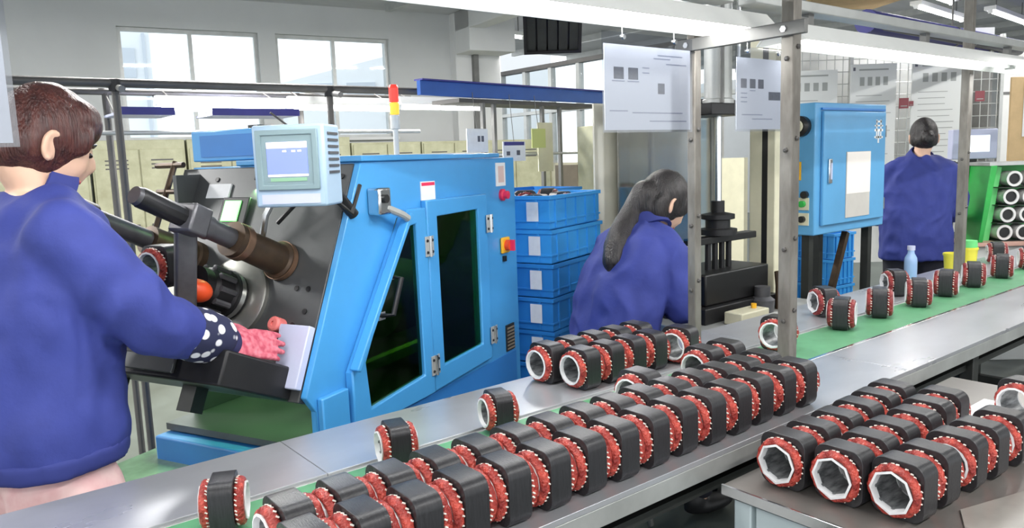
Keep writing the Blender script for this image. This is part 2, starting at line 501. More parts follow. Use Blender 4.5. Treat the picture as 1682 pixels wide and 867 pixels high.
# ================================================================== CONVEYOR
ZC = 0.8
cv = thing('conveyor_bench', 'long steel conveyor bench with a green belt down its middle', 'conveyor', (0, 0, 0))
X0, X1 = -0.9, 7.2
segs = [-0.9, 0.62, 2.15, 3.7, 5.3, 7.2]
for a, b in zip(segs[:-1], segs[1:]):
    bx('front_shelf', (a + 0.0008, 0.945, ZC - 0.012), (b - 0.0008, 1.192, ZC), M['steel'], cv, 0.001)
    bx('back_shelf', (a + 0.0008, 1.412, ZC - 0.012), (b - 0.0008, 1.66, ZC), M['steel'], cv, 0.001)
bx('green_belt', (X0, 1.206, ZC - 0.03), (X1, 1.40, ZC - 0.004), M['belt'], cv, 0.002)
bx('belt_guide', (X0, 1.192, ZC - 0.02), (X1, 1.206, ZC - 0.0004), M['chrome'], cv, 0.002)
bx('belt_guide', (X0, 1.40, ZC - 0.02), (X1, 1.412, ZC - 0.0045), M['steel_side'], cv, 0.002)
bx('front_apron', (X0, 0.945, ZC - 0.05), (X1, 0.955, ZC - 0.0125), M['steel_side'], cv, 0.001)
bx('back_apron', (X0, 1.65, ZC - 0.05), (X1, 1.66, ZC - 0.0125), M['steel_side'], cv, 0.001)
bx('under_tray', (X0, 1.0, ZC - 0.12), (X1, 1.6, ZC - 0.10), M['dark_leg'], cv)
for x in (-0.6, 0.55, 1.62, 2.7, 3.55, 4.4, 5.3, 6.4):
    for y_ in (1.0, 1.6):
        bx('leg', (x - 0.022, y_ - 0.022, 0), (x + 0.022, y_ + 0.022, ZC - 0.05), M['dark_leg'], cv, 0.003)
    bx('cross_bar', (x - 0.018, 1.022, ZC - 0.16), (x + 0.018, 1.578, ZC - 0.12), M['dark_leg'], cv)
    bx('foot_bar', (x - 0.018, 1.022, 0.16), (x + 0.018, 1.578, 0.2), M['dark_leg'], cv)
for y_ in (1.0, 1.6):
    bx('stretcher', (X0 + 0.3, y_ - 0.015, 0.36), (X1 - 0.5, y_ + 0.015, 0.40), M['dark_leg'], cv)
# ================================================================== MOTOR STATORS
ST_W, ST_H = 0.099, 0.110
def rsq(wd, h, r_, n=5):
    pts = []
    for cx, cz, a0 in ((wd / 2 - r_, h / 2 - r_, 0), (-wd / 2 + r_, h / 2 - r_, 90), (-wd / 2 + r_, -h / 2 + r_, 180), (wd / 2 - r_, -h / 2 + r_, 270)):
        for k in range(n + 1):
            a = R(a0 + 90 * k / n)
            pts.append((cx + r_ * math.cos(a), cz + r_ * math.sin(a)))
    return pts
AX = Rz(-PI / 2)      # prism y-axis -> +x
def make_stator(seed, coilmat):
    rnd = random.Random(seed)
    t = thing('motor_stator', 'x', 'stator')
    hole = []
    for k in range(48):
        a = -2 * PI * k / 48
        rr = 0.0345 if (k // 1) % 2 else 0.0372
        hole.append((rr * math.cos(a), rr * math.sin(a)))
    c = MB().prism(rsq(ST_W, ST_H, 0.024), [hole], -0.0240, 0.0240, T(0, 0, ST_H / 2) @ AX)
    co = c.build('core', M['lam'], t, 0.0012, 30)
    bore = MB().lathe([(0.0336, -0.037), (0.0336, 0.037), (0.0348, 0.037), (0.0348, -0.037)], 36, axis_m((0, 0, ST_H / 2), (1, 0, 0)), closed=True)
    bore.build('bore_lining', M['bore'], co)
    for s_ in (-1, 1):
        ph = [rnd.uniform(0, 6.28) for _ in range(4)]
        def fn(r_, z, a, i, ph=ph):
            if r_ < 0.0405: return r_
            return r_ * (1 + 0.040 * abs(math.sin(6 * a + ph[0])) + 0.016 * math.sin(19 * a + ph[1]) + 0.015 * math.sin(5 * a + ph[2]) - 0.012)
        # coil bundle: rounded ring standing off the core
        prof = [(0.0375, 0.0), (0.0450, 0.0006), (0.0474, 0.004), (0.0486, 0.009), (0.0480, 0.0140), (0.0446, 0.0186), (0.0408, 0.0198), (0.0382, 0.0182), (0.0372, 0.009)]
        coil = MB().lathe(prof, 56, axis_m((s_ * 0.0238, 0, ST_H / 2), (s_, 0, 0)), fn, closed=True).build('coil', coilmat, t, 0, 60)
        lb = MB()
        for k in range(26):
            a = 2 * PI * (k + rnd.uniform(-0.3, 0.3)) / 26
            m = axis_m((s_ * 0.0262, 0, ST_H / 2), (s_, 0, 0))
            p = m @ Vector((0.0480 * math.cos(a), 0.0480 * math.sin(a), 0))
            q = m @ Vector((0.0494 * math.cos(a + 0.06), 0.0494 * math.sin(a + 0.06), 0.0045))
            lb.tube([p, q], 0.0016, 6)
        lb.build('lacing_cord', M['cord'], coil)
        wob = [rnd.uniform(-0.0012, 0.0018) for _ in range(8)]
        n = 8
        def fl(r_, z, a, i, wob=wob):
            k = int(round(a / (2 * PI) * 8)) % 8
            return r_ + (wob[k] if z > 0.018 else 0)
        MB().lathe([(0.0364, 0.010), (0.0378, 0.016), (0.0412, 0.0222), (0.0366, 0.0230), (0.0350, 0.016), (0.0346, 0.010)], 8 if seed % 2 else 16, axis_m((s_ * 0.0238, 0, ST_H / 2), (s_, 0, 0)), fl if seed % 2 else None, closed=True).build('slot_liner', M['liner'], t, 0, 50)
    return t
protoA = make_stator(1, M['copper'])
protoB = make_stator(2, M['copper'])
protoC = make_stator(3, M['copper_d'])
used = set()
nst = 0
def stator(x, y_, z, rz, label, group=None, kind='A'):
    global nst
    pr = {'A': protoA, 'B': protoB, 'C': protoC}[kind]
    if kind in used:
        t = copy_tree(pr)
    else:
        t = pr
        used.add(kind)
    t.location = (x, y_, z)
    t.rotation_euler = (0, 0, rz)
    t['label'] = label
    if group: t['group'] = group
    elif 'group' in t.keys(): del t['group']
    nst += 1
    return t
rj = random.Random(3)
J = lambda a: rj.uniform(-a, a)
for k in range(15):
    stator(1.672 - 0.0905 * k, 1.014 + J(0.003), ZC, R(J(1.5)), 'black and red motor stator, %s from the far right end of the front conveyor row' % ORD[k], 'stators in the front conveyor row', 'AB'[k % 2])
for k in range(15):
    stator(1.690 - 0.0905 * k, 1.116 + J(0.003), ZC, R(J(1.5)), 'black and red motor stator, %s from the far right end of the second conveyor row' % ORD[k], 'stators in the second conveyor row', 'BA'[k % 2])
for x, y_, lb in ((1.345, 1.219, 'motor stator alone behind the middle of the second row, white bore ring showing'), (1.632, 1.25, 'motor stator behind the second row, just left of the near grimy upright, bore ring showing'), (1.724, 1.25, 'motor stator behind the second row, touching the one before the near grimy upright')):
    stator(x, y_, ZC, R(J(3)), lb, 'stators behind the second row', 'B')
for k in range(5):
    stator(1.372 + 0.0905 * k, 1.588, ZC, R(J(2)), 'motor stator, %s from the left in the rear row beside the blue machine corner' % ORD[k], 'stators piled at the back of the conveyor', 'BA'[k % 2])
for k in range(4):
    stator(1.400 + 0.0905 * k, 1.478, ZC, R(J(2)), 'motor stator, %s from the left in the pile front row beside the blue machine' % ORD[k], 'stators piled at the back of the conveyor', 'BA'[k % 2])
stator(1.785, 1.455, ZC, R(8), 'motor stator set apart at the right of the pile, left of the thin upright', 'stators piled at the back of the conveyor', 'B')
t = stator(0.385, 1.318, ZC, R(-26), 'single motor stator turned sideways at the lower left of the conveyor', 'stators standing turned on the conveyor', 'A')
t.scale = (0.84,) * 3
t = stator(0.748, 1.352, ZC, R(-14), 'middle one of three sideways motor stators standing apart behind the second row', 'stators standing turned on the conveyor', 'A')
t.scale = (0.84,) * 3
t = stator(1.030, 1.372, ZC, R(-14), 'sideways motor stator farthest right of three, near the blue door', 'stators standing turned on the conveyor', 'B')
t.scale = (0.84,) * 3
stator(2.115, 1.335, ZC - 0.004, R(6), 'motor stator half hidden behind the near grimy upright', None, 'B')
bl = [(2.52, 1.345), (2.79, 1.345), (3.075, 1.33), (3.36, 1.345), (3.65, 1.35), (3.975, 1.35), (4.32, 1.352)]
for k, (x, y_) in enumerate(bl):
    stator(x, y_, ZC - 0.004, R(-66 + J(6)), 'dark red motor stator riding the green belt, %s from the left' % ORD[k], 'stators riding the green belt', 'C')
stator(2.66, 1.49, ZC, R(-30), 'dark red motor stator on the back shelf behind the first two belt stators', 'stators on the back shelf', 'C')
stator(3.22, 1.49, ZC, R(-40), 'dark red motor stator on the back shelf below the clear bottle', 'stators on the back shelf', 'C')
stator(4.42, 1.53, ZC, R(-60), 'dark red motor stator on the back shelf beside the yellow cups', 'stators on the back shelf', 'C')

# ------------------------------------------------------------------ front table
ZT = 0.746
tb = thing('work_table', 'low steel table in the right foreground with a pale blue-grey frame', 'table', (0, 0, 0))
TX0, TX1, TY0, TY1 = 1.255, 2.35, 0.02, 0.915
bx('table_top', (TX0, TY0, ZT - 0.012), (TX1, TY1, ZT), mat('table_steel', (142, 138, 134), 0.34, metal=0.55, var=0.15, vscale=5, rvar=0.1), tb, 0.002)
bx('edge_trim', (TX0 - 0.006, TY0, ZT - 0.02), (TX0 - 0.0005, TY1, ZT + 0.002), M['chrome'], tb, 0.001)
bx('under_board', (TX0 + 0.004, TY0 + 0.01, ZT - 0.026), (TX1, TY1 - 0.01, ZT - 0.0125), M['black'], tb)
fm = mat('pale_frame_paint', (196, 210, 214), 0.5, var=0.05)
for x in (TX0 + 0.03, TX1 - 0.05):
    for y_ in (TY0 + 0.03, TY1 - 0.04):
        bx('leg', (x - 0.02, y_ - 0.02, 0), (x + 0.02, y_ + 0.02, ZT - 0.027), fm, tb, 0.003)
bx('apron', (TX0 + 0.012, TY0 + 0.06, ZT - 0.085), (TX0 + 0.042, TY1 - 0.07, ZT - 0.027), fm, tb, 0.002)
bx('apron', (TX0 + 0.06, TY1 - 0.055, ZT - 0.085), (TX1 - 0.08, TY1 - 0.03, ZT - 0.027), fm, tb, 0.002)
bx('lower_rail', (TX0 + 0.018, TY0 + 0.06, 0.22), (TX0 + 0.042, TY1 - 0.07, 0.26), fm, tb, 0.002)
rows = {'back': [(1.352, 0.826), (1.446, 0.828), (1.542, 0.828), (1.640, 0.832), (1.732, 0.838), (1.824, 0.844)],
        'middle': [(1.366, 0.716), (1.464, 0.716), (1.561, 0.720), (1.665, 0.720), (1.757, 0.730), (1.850, 0.738)],
        'front': [(1.384, 0.612), (1.478, 0.610), (1.588, 0.604), (1.680, 0.598), (1.785, 0.592)]}
for rn, pts in rows.items():
    for k, (x, y_) in enumerate(pts):
        stator(x, y_, ZT, R(J(2.5) - (2 if rn == 'front' else 0)), 'motor stator on the foreground table, %s from the near edge in its %s row' % (ORD[k], rn), 'stators on the foreground table', 'AB'[(k + 1) % 2] if k else 'A')
sh = MB()
sh.prism([(1.405, 0.515), (1.470, 0.548), (1.62, 0.505), (1.76, 0.46), (2.1, 0.36), (2.0, 0.05), (1.40, 0.05)], [], 0, 0.004, Matrix(((1, 0, 0, 0), (0, 0, 1, 0), (0, 1, 0, ZT + 0.0005), (0, 0, 0, 1))))
tag(sh.build('plastic_sheet', M['sheet'], bevel=0.001), 'grey plastic sheet lying on the table at the bottom right corner', 'sheet')
pp = MB().box((1.91, 0.54, ZT + 0.0004), (2.16, 0.76, ZT + 0.012), T(0, 0, 0)).build('paper_pad', M['label_white'], None, 0.001)
tag(pp, 'white paper pad on the table behind the front row of stators', 'paper')
stator(2.02, 0.625, ZT + 0.012, R(-8), 'motor stator standing on the white pad at the right edge', None, 'B')

# ================================================================== CONVEYOR GANTRY: uprights, lamps, sheets
def upright(label, x, y_, z0, z1, wd, bolts):
    t = thing('steel_upright', label, 'post', (x, y_, z0), 0, 'uprights on the conveyor')
    h = z1 - z0
    wt = 0.004
    MB().box((-wd / 2, -wd / 2, 0.006), (wd / 2, wd / 2, h)).build('post', M['grime'], t, 0.003)
    MB().cbox((0, 0, 0.003), (wd * 2, wd * 1.6, 0.006)).build('foot_plate', M['grime'], t, 0.001)
    for z in bolts:
        MB().lathe([(0, 0), (0.007, 0), (0.007, 0.004), (0.004, 0.007), (0, 0.007)], 6, axis_m((-wd / 2 - 0.0, 0, z), (-1, 0, 0))).build('bolt', M['dark_pipe'], t)
        MB().lathe([(0, 0), (0.007, 0), (0.007, 0.004), (0.004, 0.007), (0, 0.007)], 6, axis_m((0, -wd / 2, z + 0.03), (0, -1, 0))).build('bolt', M['dark_pipe'], t)
    return t
upright('near grimy steel upright standing behind the front stator rows', 1.90, 1.172, ZC, 2.25, 0.038, (0.15, 0.35, 0.62, 0.86))
upright('thin rusty upright between the two hanging sheets, in front of the bending woman', 1.90, 1.492, ZC, 1.80, 0.030, (0.2, 0.4, 0.66))
upright('far grey upright near the yellow cups', 3.86, 1.492, ZC, 2.35, 0.038, (0.3, 0.55))
xb = thing('gantry_crossbar', 'grey crossbar joining the two near uprights under the lamp', 'bar', (1.90, 1.172, 1.735))
MB().box((-0.036, -0.06, -0.018), (-0.0195, 0.36, 0.018)).build('bar', M['grey_metal'], xb, 0.002)
for yy in (0.0, 0.32):
    MB().lathe([(0, 0), (0.009, 0), (0.009, 0.005), (0, 0.005)], 6, axis_m((-0.036, yy, 0), (-1, 0, 0))).build('bolt', M['chrome'], xb)
def trough(label, x0, x1, y_, z, power):
    t = thing('trough_lamp', label, 'lamp', (x0, y_, z), 0, 'trough lamps over the conveyor')
    L = x1 - x0
    MB().prism([(-0.085, 0), (-0.035, 0.055), (0.035, 0.055), (0.085, 0), (0.081, 0), (0.033, 0.051), (-0.033, 0.051), (-0.081, 0)], [], 0, L, AX).build('reflector', M['white_metal'], t, 0, 30)
    n = max(1, int(L / 1.25))
    for k in range(n):
        a, b = L * k / n + 0.04, L * (k + 1) / n - 0.04
        MB().tube([(a, 0, 0.018), (b, 0, 0.018)], 0.0135, 12).build('tube', M['tube'], t)
        for q in (a, b):
            MB().cbox((q, 0, 0.025), (0.022, 0.04, 0.045)).build('lamp_holder', M['white_metal'], t)
        area_light('lamp_light', ((a + b) / 2, 0, 0.0), b - a, 0.1, power, t)
    for q in (0.01, L - 0.01):
        MB().prism([(-0.083, 0.001), (-0.034, 0.053), (0.034, 0.053), (0.083, 0.001)], [], q - 0.002, q + 0.002, AX).build('end_plate', M['white_metal'], t)
    return t
trough('near white trough lamp over the conveyor above the hanging sheets', -0.35, 2.02, 1.36, 1.755, 6.5)
trough('far white trough lamp running away to the right over the belt', 2.10, 5.6, 1.33, 1.735, 3.2)
# cable tray carrying the far lamp
ct = thing('lamp_rail', 'grey rail above the far trough lamp with drop brackets', 'rail', (1.93, 1.33, 1.83))
MB().box((0, -0.03, 0), (3.9, 0.03, 0.03)).build('rail', M['light_metal'], ct, 0.003)
for k in range(5):
    MB().box((0.3 + k * 0.8, -0.012, -0.042), (0.33 + k * 0.8, 0.012, 0)).build('bracket', M['grey_metal'], ct)
ct2 = thing('lamp_rail', 'pale rail above the near trough lamp at the top of the picture', 'rail', (-0.4, 1.36, 1.83))
MB().box((0, -0.03, 0), (2.27, 0.03, 0.03)).build('rail', M['light_metal'], ct2, 0.003)
for k in range(4):
    MB().box((0.25 + k * 0.55, -0.012, -0.022), (0.28 + k * 0.55, 0.012, 0)).build('bracket', M['grey_metal'], ct2)
# hanging instruction sheets
def hung_sheet(label, x0, x1, z0, z1, y_, photos, lines, top):
    t = thing('instruction_sheet', label, 'sheet', (x0, y_, z0), 0, 'sheets hanging from the lamp rail')
    wd, h = x1 - x0, z1 - z0
    MB().box((0, 0, 0), (wd, 0.0016, h)).build('paper', M['paper'], t)
    MB().box((-0.008, -0.001, -0.006), (wd + 0.008, -0.0003, h + 0.03)).build('clear_sleeve', M['sleeve_film'], t)
    for (a, b, c, d) in photos:
        ph = MB().box((a * wd, -0.0002, b * h), (c * wd, 0.0, d * h)).build('printed_photo', M['print_dark'], t)
    for (a, b, c) in lines:
        MB().box((a * wd, -0.0002, b * h), (c * wd, 0.0, b * h + 0.003)).build('printed_line', M['paper_line'], t)
    for f_ in (0.2, 0.8):
        MB().lathe([(0, 0), (0.006, 0), (0.006, 0.006), (0, 0.006)], 10, axis_m((f_ * wd, -0.001, h + 0.018), (0, -1, 0))).build('clip', M['chrome'], t)
        MB().tube([(f_ * wd, 0.0005, h + 0.018), (f_ * wd, 0.0005, top - z0)], 0.0014, 6).build('string', M['light_metal'], t)
    return t
hung_sheet('larger white instruction sheet hanging left of the thin upright', 1.385, 1.715, 1.484, 1.694, 1.36,
           [(0.10, 0.60, 0.21, 0.74), (0.26, 0.60, 0.37, 0.74), (0.60, 0.44, 0.68, 0.57)], [(0.42, 0.68, 0.5), (0.42, 0.74, 0.5), (0.55, 0.86, 0.75), (0.7, 0.8, 0.95), (0.3, 0.2, 0.9), (0.05, 0.22, 0.25), (0.5, 0.1, 0.95), (0.6, 0.9, 0.9), (0.08, 0.57, 0.22), (0.25, 0.57, 0.38)], 1.76)
hung_sheet('smaller white instruction sheet hanging between the two uprights', 1.925, 2.185, 1.484, 1.690, 1.36,
           [(0.08, 0.58, 0.19, 0.71), (0.25, 0.58, 0.36, 0.71), (0.41, 0.58, 0.52, 0.71), (0.62, 0.42, 0.86, 0.54)], [(0.08, 0.5, 0.2), (0.08, 0.44, 0.2), (0.08, 0.38, 0.2), (0.1, 0.2, 0.5), (0.3, 0.14, 0.7), (0.25, 0.54, 0.36)], 1.735)
hung_sheet('white instruction sheet cut by the left edge of the picture, beside the woman\'s head', -0.13, 0.142, 1.470, 1.655, 1.36, [(0.1, 0.6, 0.25, 0.8)], [(0.4, 0.7, 0.8), (0.4, 0.6, 0.8)], 1.76)

# ================================================================== WINDING MACHINE
wm = thing('winding_machine', 'big sky-blue coil winding machine with a tilted dark face plate', 'machine', (0.991, 1.90, 0), R(25))
SL = 0.4737
ZTOP = 1.429
def px(z): return -(ZTOP - z) * SL
outer = [(0, ZTOP), (0.94, ZTOP), (0.94, 0.04), (-0.243, 0.04), (-0.243, 0.80), (-0.277, 0.845)]
hole = [(0.155, 1.262), (0.62, 1.262), (0.62, 0.74), (-0.05, 0.74), (-0.07, 0.90)]
MB().prism(outer, [hole], 0.0, 0.02).build('front_panel', M['blue'], wm, 0.003)
bx('right_panel', (0.922, 0.02, 0.04), (0.94, 0.64, ZTOP), M['blue'], wm, 0.003)
bx('top_panel', (0.0, 0.02, ZTOP - 0.02), (0.922, 0.64, ZTOP), M['blue'], wm, 0.003)
bx('top_lip', (-0.01, -0.012, ZTOP), (0.80, 0.45, ZTOP + 0.016), M['blue'], wm, 0.003)
bx('rear_panel', (0.0, 0.62, 0.04), (0.922, 0.64, ZTOP - 0.02), M['blue_dark'], wm)
bx('inner_floor', (-0.2, 0.02, 0.66), (0.922, 0.62, 0.68), M['plate'], wm)
bx('inner_back', (-0.1, 0.60, 0.681), (0.92, 0.615, ZTOP - 0.021), M['plate'], wm)
bx('inner_side', (0.90, 0.03, 0.681), (0.918, 0.60, ZTOP - 0.021), M['plate'], wm)
bx('inner_roof', (0.02, 0.03, ZTOP - 0.035), (0.90, 0.60, ZTOP - 0.0215), M['black_metal'], wm)
MB().tube([(0.06, 0.30, 1.0), (0.06, 0.30, 1.10)], 0.012, 10).build('inner_lamp', mat('green_inner_lamp', (90, 230, 100), 0.4, emit=20.0), wm)
area_light('inner_lamp_light', (0.06, 0.33, 1.36), 0.2, 0.05, 5, wm, 0, (0.45, 1, 0.4))
area_light('inner_lamp_light', (0.50, 0.25, 1.36), 0.3, 0.05, 4, wm, 0, (0.6, 1, 0.5))
bx('inner_drum', (0.10, 0.16, 0.681), (0.16, 0.55, 1.2), M['plate'], wm)
MB().lathe([(0, 0), (0.13, 0), (0.13, 0.2), (0.05, 0.2), (0.05, 0.3), (0, 0.3)], 28, axis_m((0.40, 0.3, 0.95), (1, 0, 0))).build('inner_spindle', M['tool_grey'], wm)
bx('inner_bar', (0.0, 0.10, 0.80), (0.5, 0.13, 0.83), mat('yellow_green_rail', (150, 160, 60), 0.5), wm)
bx('lower_panel', (-0.12, -0.004, 0.06), (0.90, -0.0005, 0.69), M['blue_dark'], wm, 0.001)
bx('corner_leg', (-0.24, -0.02, 0.03), (-0.135, -0.0005, 0.835), M['blue'], wm, 0.004)
# doors
d1o = [(0.172, 1.285), (0.272, 1.285), (0.279, 0.702), (-0.122, 0.702), (-0.124, 0.871)]
d1h = [(0.150, 1.232), (0.216, 1.240), (0.226, 0.772), (-0.048, 0.752), (-0.062, 0.886)]
d1 = MB().prism(d1o, [d1h], -0.026, -0.0005).build('front_door', M['blue'], wm, 0.004)
MB().prism([(0.148, 1.236), (0.220, 1.244), (0.230, 0.768), (-0.052, 0.748), (-0.066, 0.886)], [], -0.014, -0.009).build('tinted_pane', M['green_pane'], d1)
MB().bar((0.166, -0.034, 1.275), (-0.122, -0.034, 0.878), 0.016, 0.03, (0, 1, 0)).build('edge_fold', M['blue'], d1, 0.003)
MB().tube([(0.062, -0.026, 1.105), (0.068, -0.066, 1.100), (0.020, -0.066, 1.005), (0.014, -0.026, 1.000)], 0.0075, 10).build('door_handle', M['black_metal'], d1)
for (x, z) in ((0.064, 1.105), (0.014, 1.0)):
    MB().cbox((x, -0.029, z), (0.03, 0.006, 0.022)).build('handle_foot', M['chrome'], d1)
d2o = [(0.284, 1.305), (0.672, 1.305), (0.672, 0.715), (0.284, 0.702)]
d2h = [(0.342, 1.252), (0.606, 1.256), (0.606, 0.782), (0.348, 0.774)]
d2 = MB().prism(d2o, [d2h], -0.022, -0.0005).build('side_door', M['blue'], wm, 0.004)
MB().prism([(0.338, 1.256), (0.610, 1.260), (0.610, 0.778), (0.344, 0.77)], [], -0.012, -0.008).build('tinted_pane', M['green_pane'], d2)
def hinge(x, z, par, y0=-0.026):
    h = MB().cbox((x, y0 - 0.002, z), (0.046, 0.004, 0.062)).build('hinge', M['light_metal'], par, 0.001)
    MB().tube([(x, y0 - 0.007, z - 0.032), (x, y0 - 0.007, z + 0.032)], 0.005, 8).build('hinge_pin', M['chrome'], h)
    for a in (-0.014, 0.014):
        for b in (-0.018, 0.018):
            MB().lathe([(0, 0), (0.005, 0), (0.004, 0.003), (0, 0.003)], 8, axis_m((x + a, y0 - 0.004, z + b), (0, -1, 0))).build('screw', M['black'], h)
for x, z in ((0.280, 1.165), (0.283, 0.79), (0.676, 1.20), (0.679, 0.80)):
    hinge(x, z, wm)
# door interlock bracket
br = MB().cbox((0.045, -0.022, 1.318), (0.055, 0.044, 0.075)).build('interlock_switch', M['chrome'], wm, 0.006)
MB().tube([(0.055, -0.035, 1.30), (0.12, -0.045, 1.275), (0.145, -0.045, 1.262)], 0.011, 10).build('switch_arm', M['light_metal'], br)
MB().lathe([(0, 0), (0.012, 0), (0.012, 0.008), (0, 0.008)], 12, axis_m((0.04, -0.044, 1.325), (0, -1, 0))).build('screw', M['black'], br)
# plates and controls on the front
lb1 = bx('warning_plate', (0.285, -0.0045, 1.305), (0.365, -0.0008, 1.362), M['label_white'], wm)
bx('plate_header', (0.288, -0.0052, 1.349), (0.362, -0.0046, 1.359), M['red_plastic'], lb1)
lb2 = bx('rating_plate', (0.785, -0.004, 1.325), (0.858, -0.0005, 1.41), M['label_white'], wm)
bx('plate_print', (0.80, -0.0048, 1.338), (0.845, -0.0041, 1.398), mat('rating_print', (216, 190, 184), 0.6), lb2)
MB().lathe([(0, 0), (0.022, 0), (0.022, 0.01), (0.015, 0.014), (0.015, 0.028), (0, 0.03)], 20, axis_m((0.828, -0.0005, 1.292), (0, -1, 0))).build('red_button', M['red_plastic'], wm)
rs = bx('rotary_switch', (0.80, -0.012, 1.075), (0.865, -0.0005, 1.135), M['yellow'], wm, 0.006)
MB().lathe([(0, 0), (0.02, 0), (0.02, 0.018), (0, 0.018)], 18, axis_m((0.832, -0.012, 1.105), (0, -1, 0))).build('switch_knob', M['orange'], rs)
bx('switch_grip', (0.826, -0.045, 1.085), (0.838, -0.03, 1.125), M['red_plastic'], rs)
MB().cbox((0.825, -0.006, 1.055), (0.016, 0.01, 0.02)).build('padlock', M['black'], rs)
vt = bx('vent_grille', (0.82, -0.006, 0.70), (0.885, -0.0005, 0.80), M['dark_leg'], wm)
for k in range(7):
    bx('grille_slat', (0.824, -0.009, 0.706 + k * 0.013), (0.881, -0.006, 0.712 + k * 0.013), M['brown_panel'], vt)
# tilted dark face plate
nrm = Vector((-0.9037, 0, 0.4281))
alg = Vector((-0.4281, 0, -0.9037))     # down the plate
def pl(yy, z, out=0.0):
    return Vector((px(z), yy, z)) + nrm * out
o0 = pl(0.022, ZTOP - 0.004)
FP = Matrix(((alg.x, nrm.x, 0, o0.x), (0, 0, 1, o0.y), (alg.z, nrm.z, 0, o0.z), (0, 0, 0, 1)))  # local x down, y out, z along my
fpl = MB().prism([(0, 0), (0.655, 0), (0.655, 0.635), (0, 0.655)], [], -0.03, 0.0, FP).build('face_plate', M['plate'], wm, 0.003)
for yy, z in ((0.115, 1.10), (0.075, 1.10), (0.07, 1.045), (0.10, 1.01), (0.52, 1.39), (0.05, 1.39), (0.58, 0.95)):
    MB().lathe([(0, 0), (0.0075, 0), (0.0075, 0.003), (0, 0.003)], 12, axis_m(pl(yy, z), nrm)).build('bolt_hole', M['black'], fpl)
def on_plate(name, yy, z, prof, m, n=28, par=None, d=None):
    return MB().lathe(prof, n, axis_m(pl(yy, z), d or nrm)).build(name, m, par or wm)
# main spindle: rusty barrel, collar, shaft, clamp block
sp = on_plate('spindle', 0.185, 1.165, [(0, 0), (0.052, 0), (0.052, 0.022), (0.043, 0.026), (0.040, 0.17), (0.046, 0.175), (0.046, 0.195), (0, 0.197)], M['rust'], 32)
on_plate('collar', 0.185, 1.165, [(0.053, 0.004), (0.055, 0.004), (0.055, 0.018), (0.053, 0.018)], M['rust_l'], 32, sp)
on_plate('collar', 0.185, 1.165, [(0.0405, 0.155), (0.048, 0.157), (0.048, 0.178), (0.0405, 0.18)], M['rust_l'], 32, sp)
on_plate('shaft', 0.185, 1.165, [(0.026, 0.197), (0.026, 0.27), (0.030, 0.272), (0.030, 0.30), (0.0, 0.30)], M['tool_grey'], 24, sp)
base = pl(0.185, 1.165)
cl = MB()
m0 = axis_m(base, nrm)
cl.cbox((0, 0, 0.325), (0.075, 0.07, 0.055), m0)
cl.build('clamp_block', M['tool_grey'], sp, 0.006)
MB().bar(base + nrm * 0.325 + Vector((0, 0.02, -0.02)), base + nrm * 0.30 + Vector((0.02, 0.10, -0.24)), 0.05, 0.028).build('clamp_arm', M['tool_grey'], sp, 0.006)
on_plate('shaft_end', 0.185, 1.165, [(0, 0.35), (0.024, 0.35), (0.024, 0.47), (0.021, 0.475), (0, 0.475)], M['black_metal'], 10, sp)
on_plate('shaft_cap', 0.185, 1.165, [(0, 0.4755), (0.022, 0.4755), (0.02, 0.485), (0, 0.485)], M['tool_grey'], 20, sp)
# second spindle, farther along the plate
s2 = on_plate('spindle', 0.52, 1.165, [(0, 0), (0.05, 0), (0.05, 0.022), (0.042, 0.026), (0.040, 0.17), (0, 0.172)], M['rust'], 32)
on_plate('shaft', 0.52, 1.165, [(0.026, 0.172), (0.026, 0.34), (0, 0.34)], M['tool_grey'], 24, s2)
on_plate('shaft_end', 0.52, 1.165, [(0, 0.345), (0.036, 0.345), (0.036, 0.40), (0.022, 0.405), (0.022, 0.46), (0, 0.462)], M['black_metal'], 20, s2)
# ground disc with the dark mandrel and the orange guide
dk = on_plate('chuck_disc', 0.325, 1.065, [(0, 0), (0.118, 0), (0.118, 0.012), (0.110, 0.016), (0, 0.016)], M['disc'], 48)
on_plate('mandrel', 0.325, 1.065, [(0, 0.016), (0.062, 0.016), (0.066, 0.02), (0.066, 0.055), (0.058, 0.06), (0.058, 0.11), (0.05, 0.12), (0.05, 0.15), (0, 0.15)], M['black_metal'], 20, dk)
on_plate('mandrel_collar', 0.325, 1.065, [(0.0665, 0.03), (0.069, 0.03), (0.069, 0.045), (0.0665, 0.045)], M['chrome'], 24, dk)
for k in range(10):
    a = 2 * PI * k / 10
    m = axis_m(pl(0.325, 1.065), nrm)
    MB().lathe([(0, 0.06), (0.009, 0.06), (0.009, 0.112), (0, 0.114)], 8, m @ T(0.058 * math.cos(a), 0.058 * math.sin(a), 0)).build('winding_finger', M['tool_grey'], dk)
MB().ell((0, 0, 0), (0.034, 0.030, 0.04), axis_m((-0.335, 0.281, 1.117), nrm)).build('wire_guide', M['orange'], dk)
on_plate('chuck_disc', 0.60, 1.06, [(0, 0), (0.10, 0), (0.10, 0.012), (0, 0.016)], M['disc'], 40)
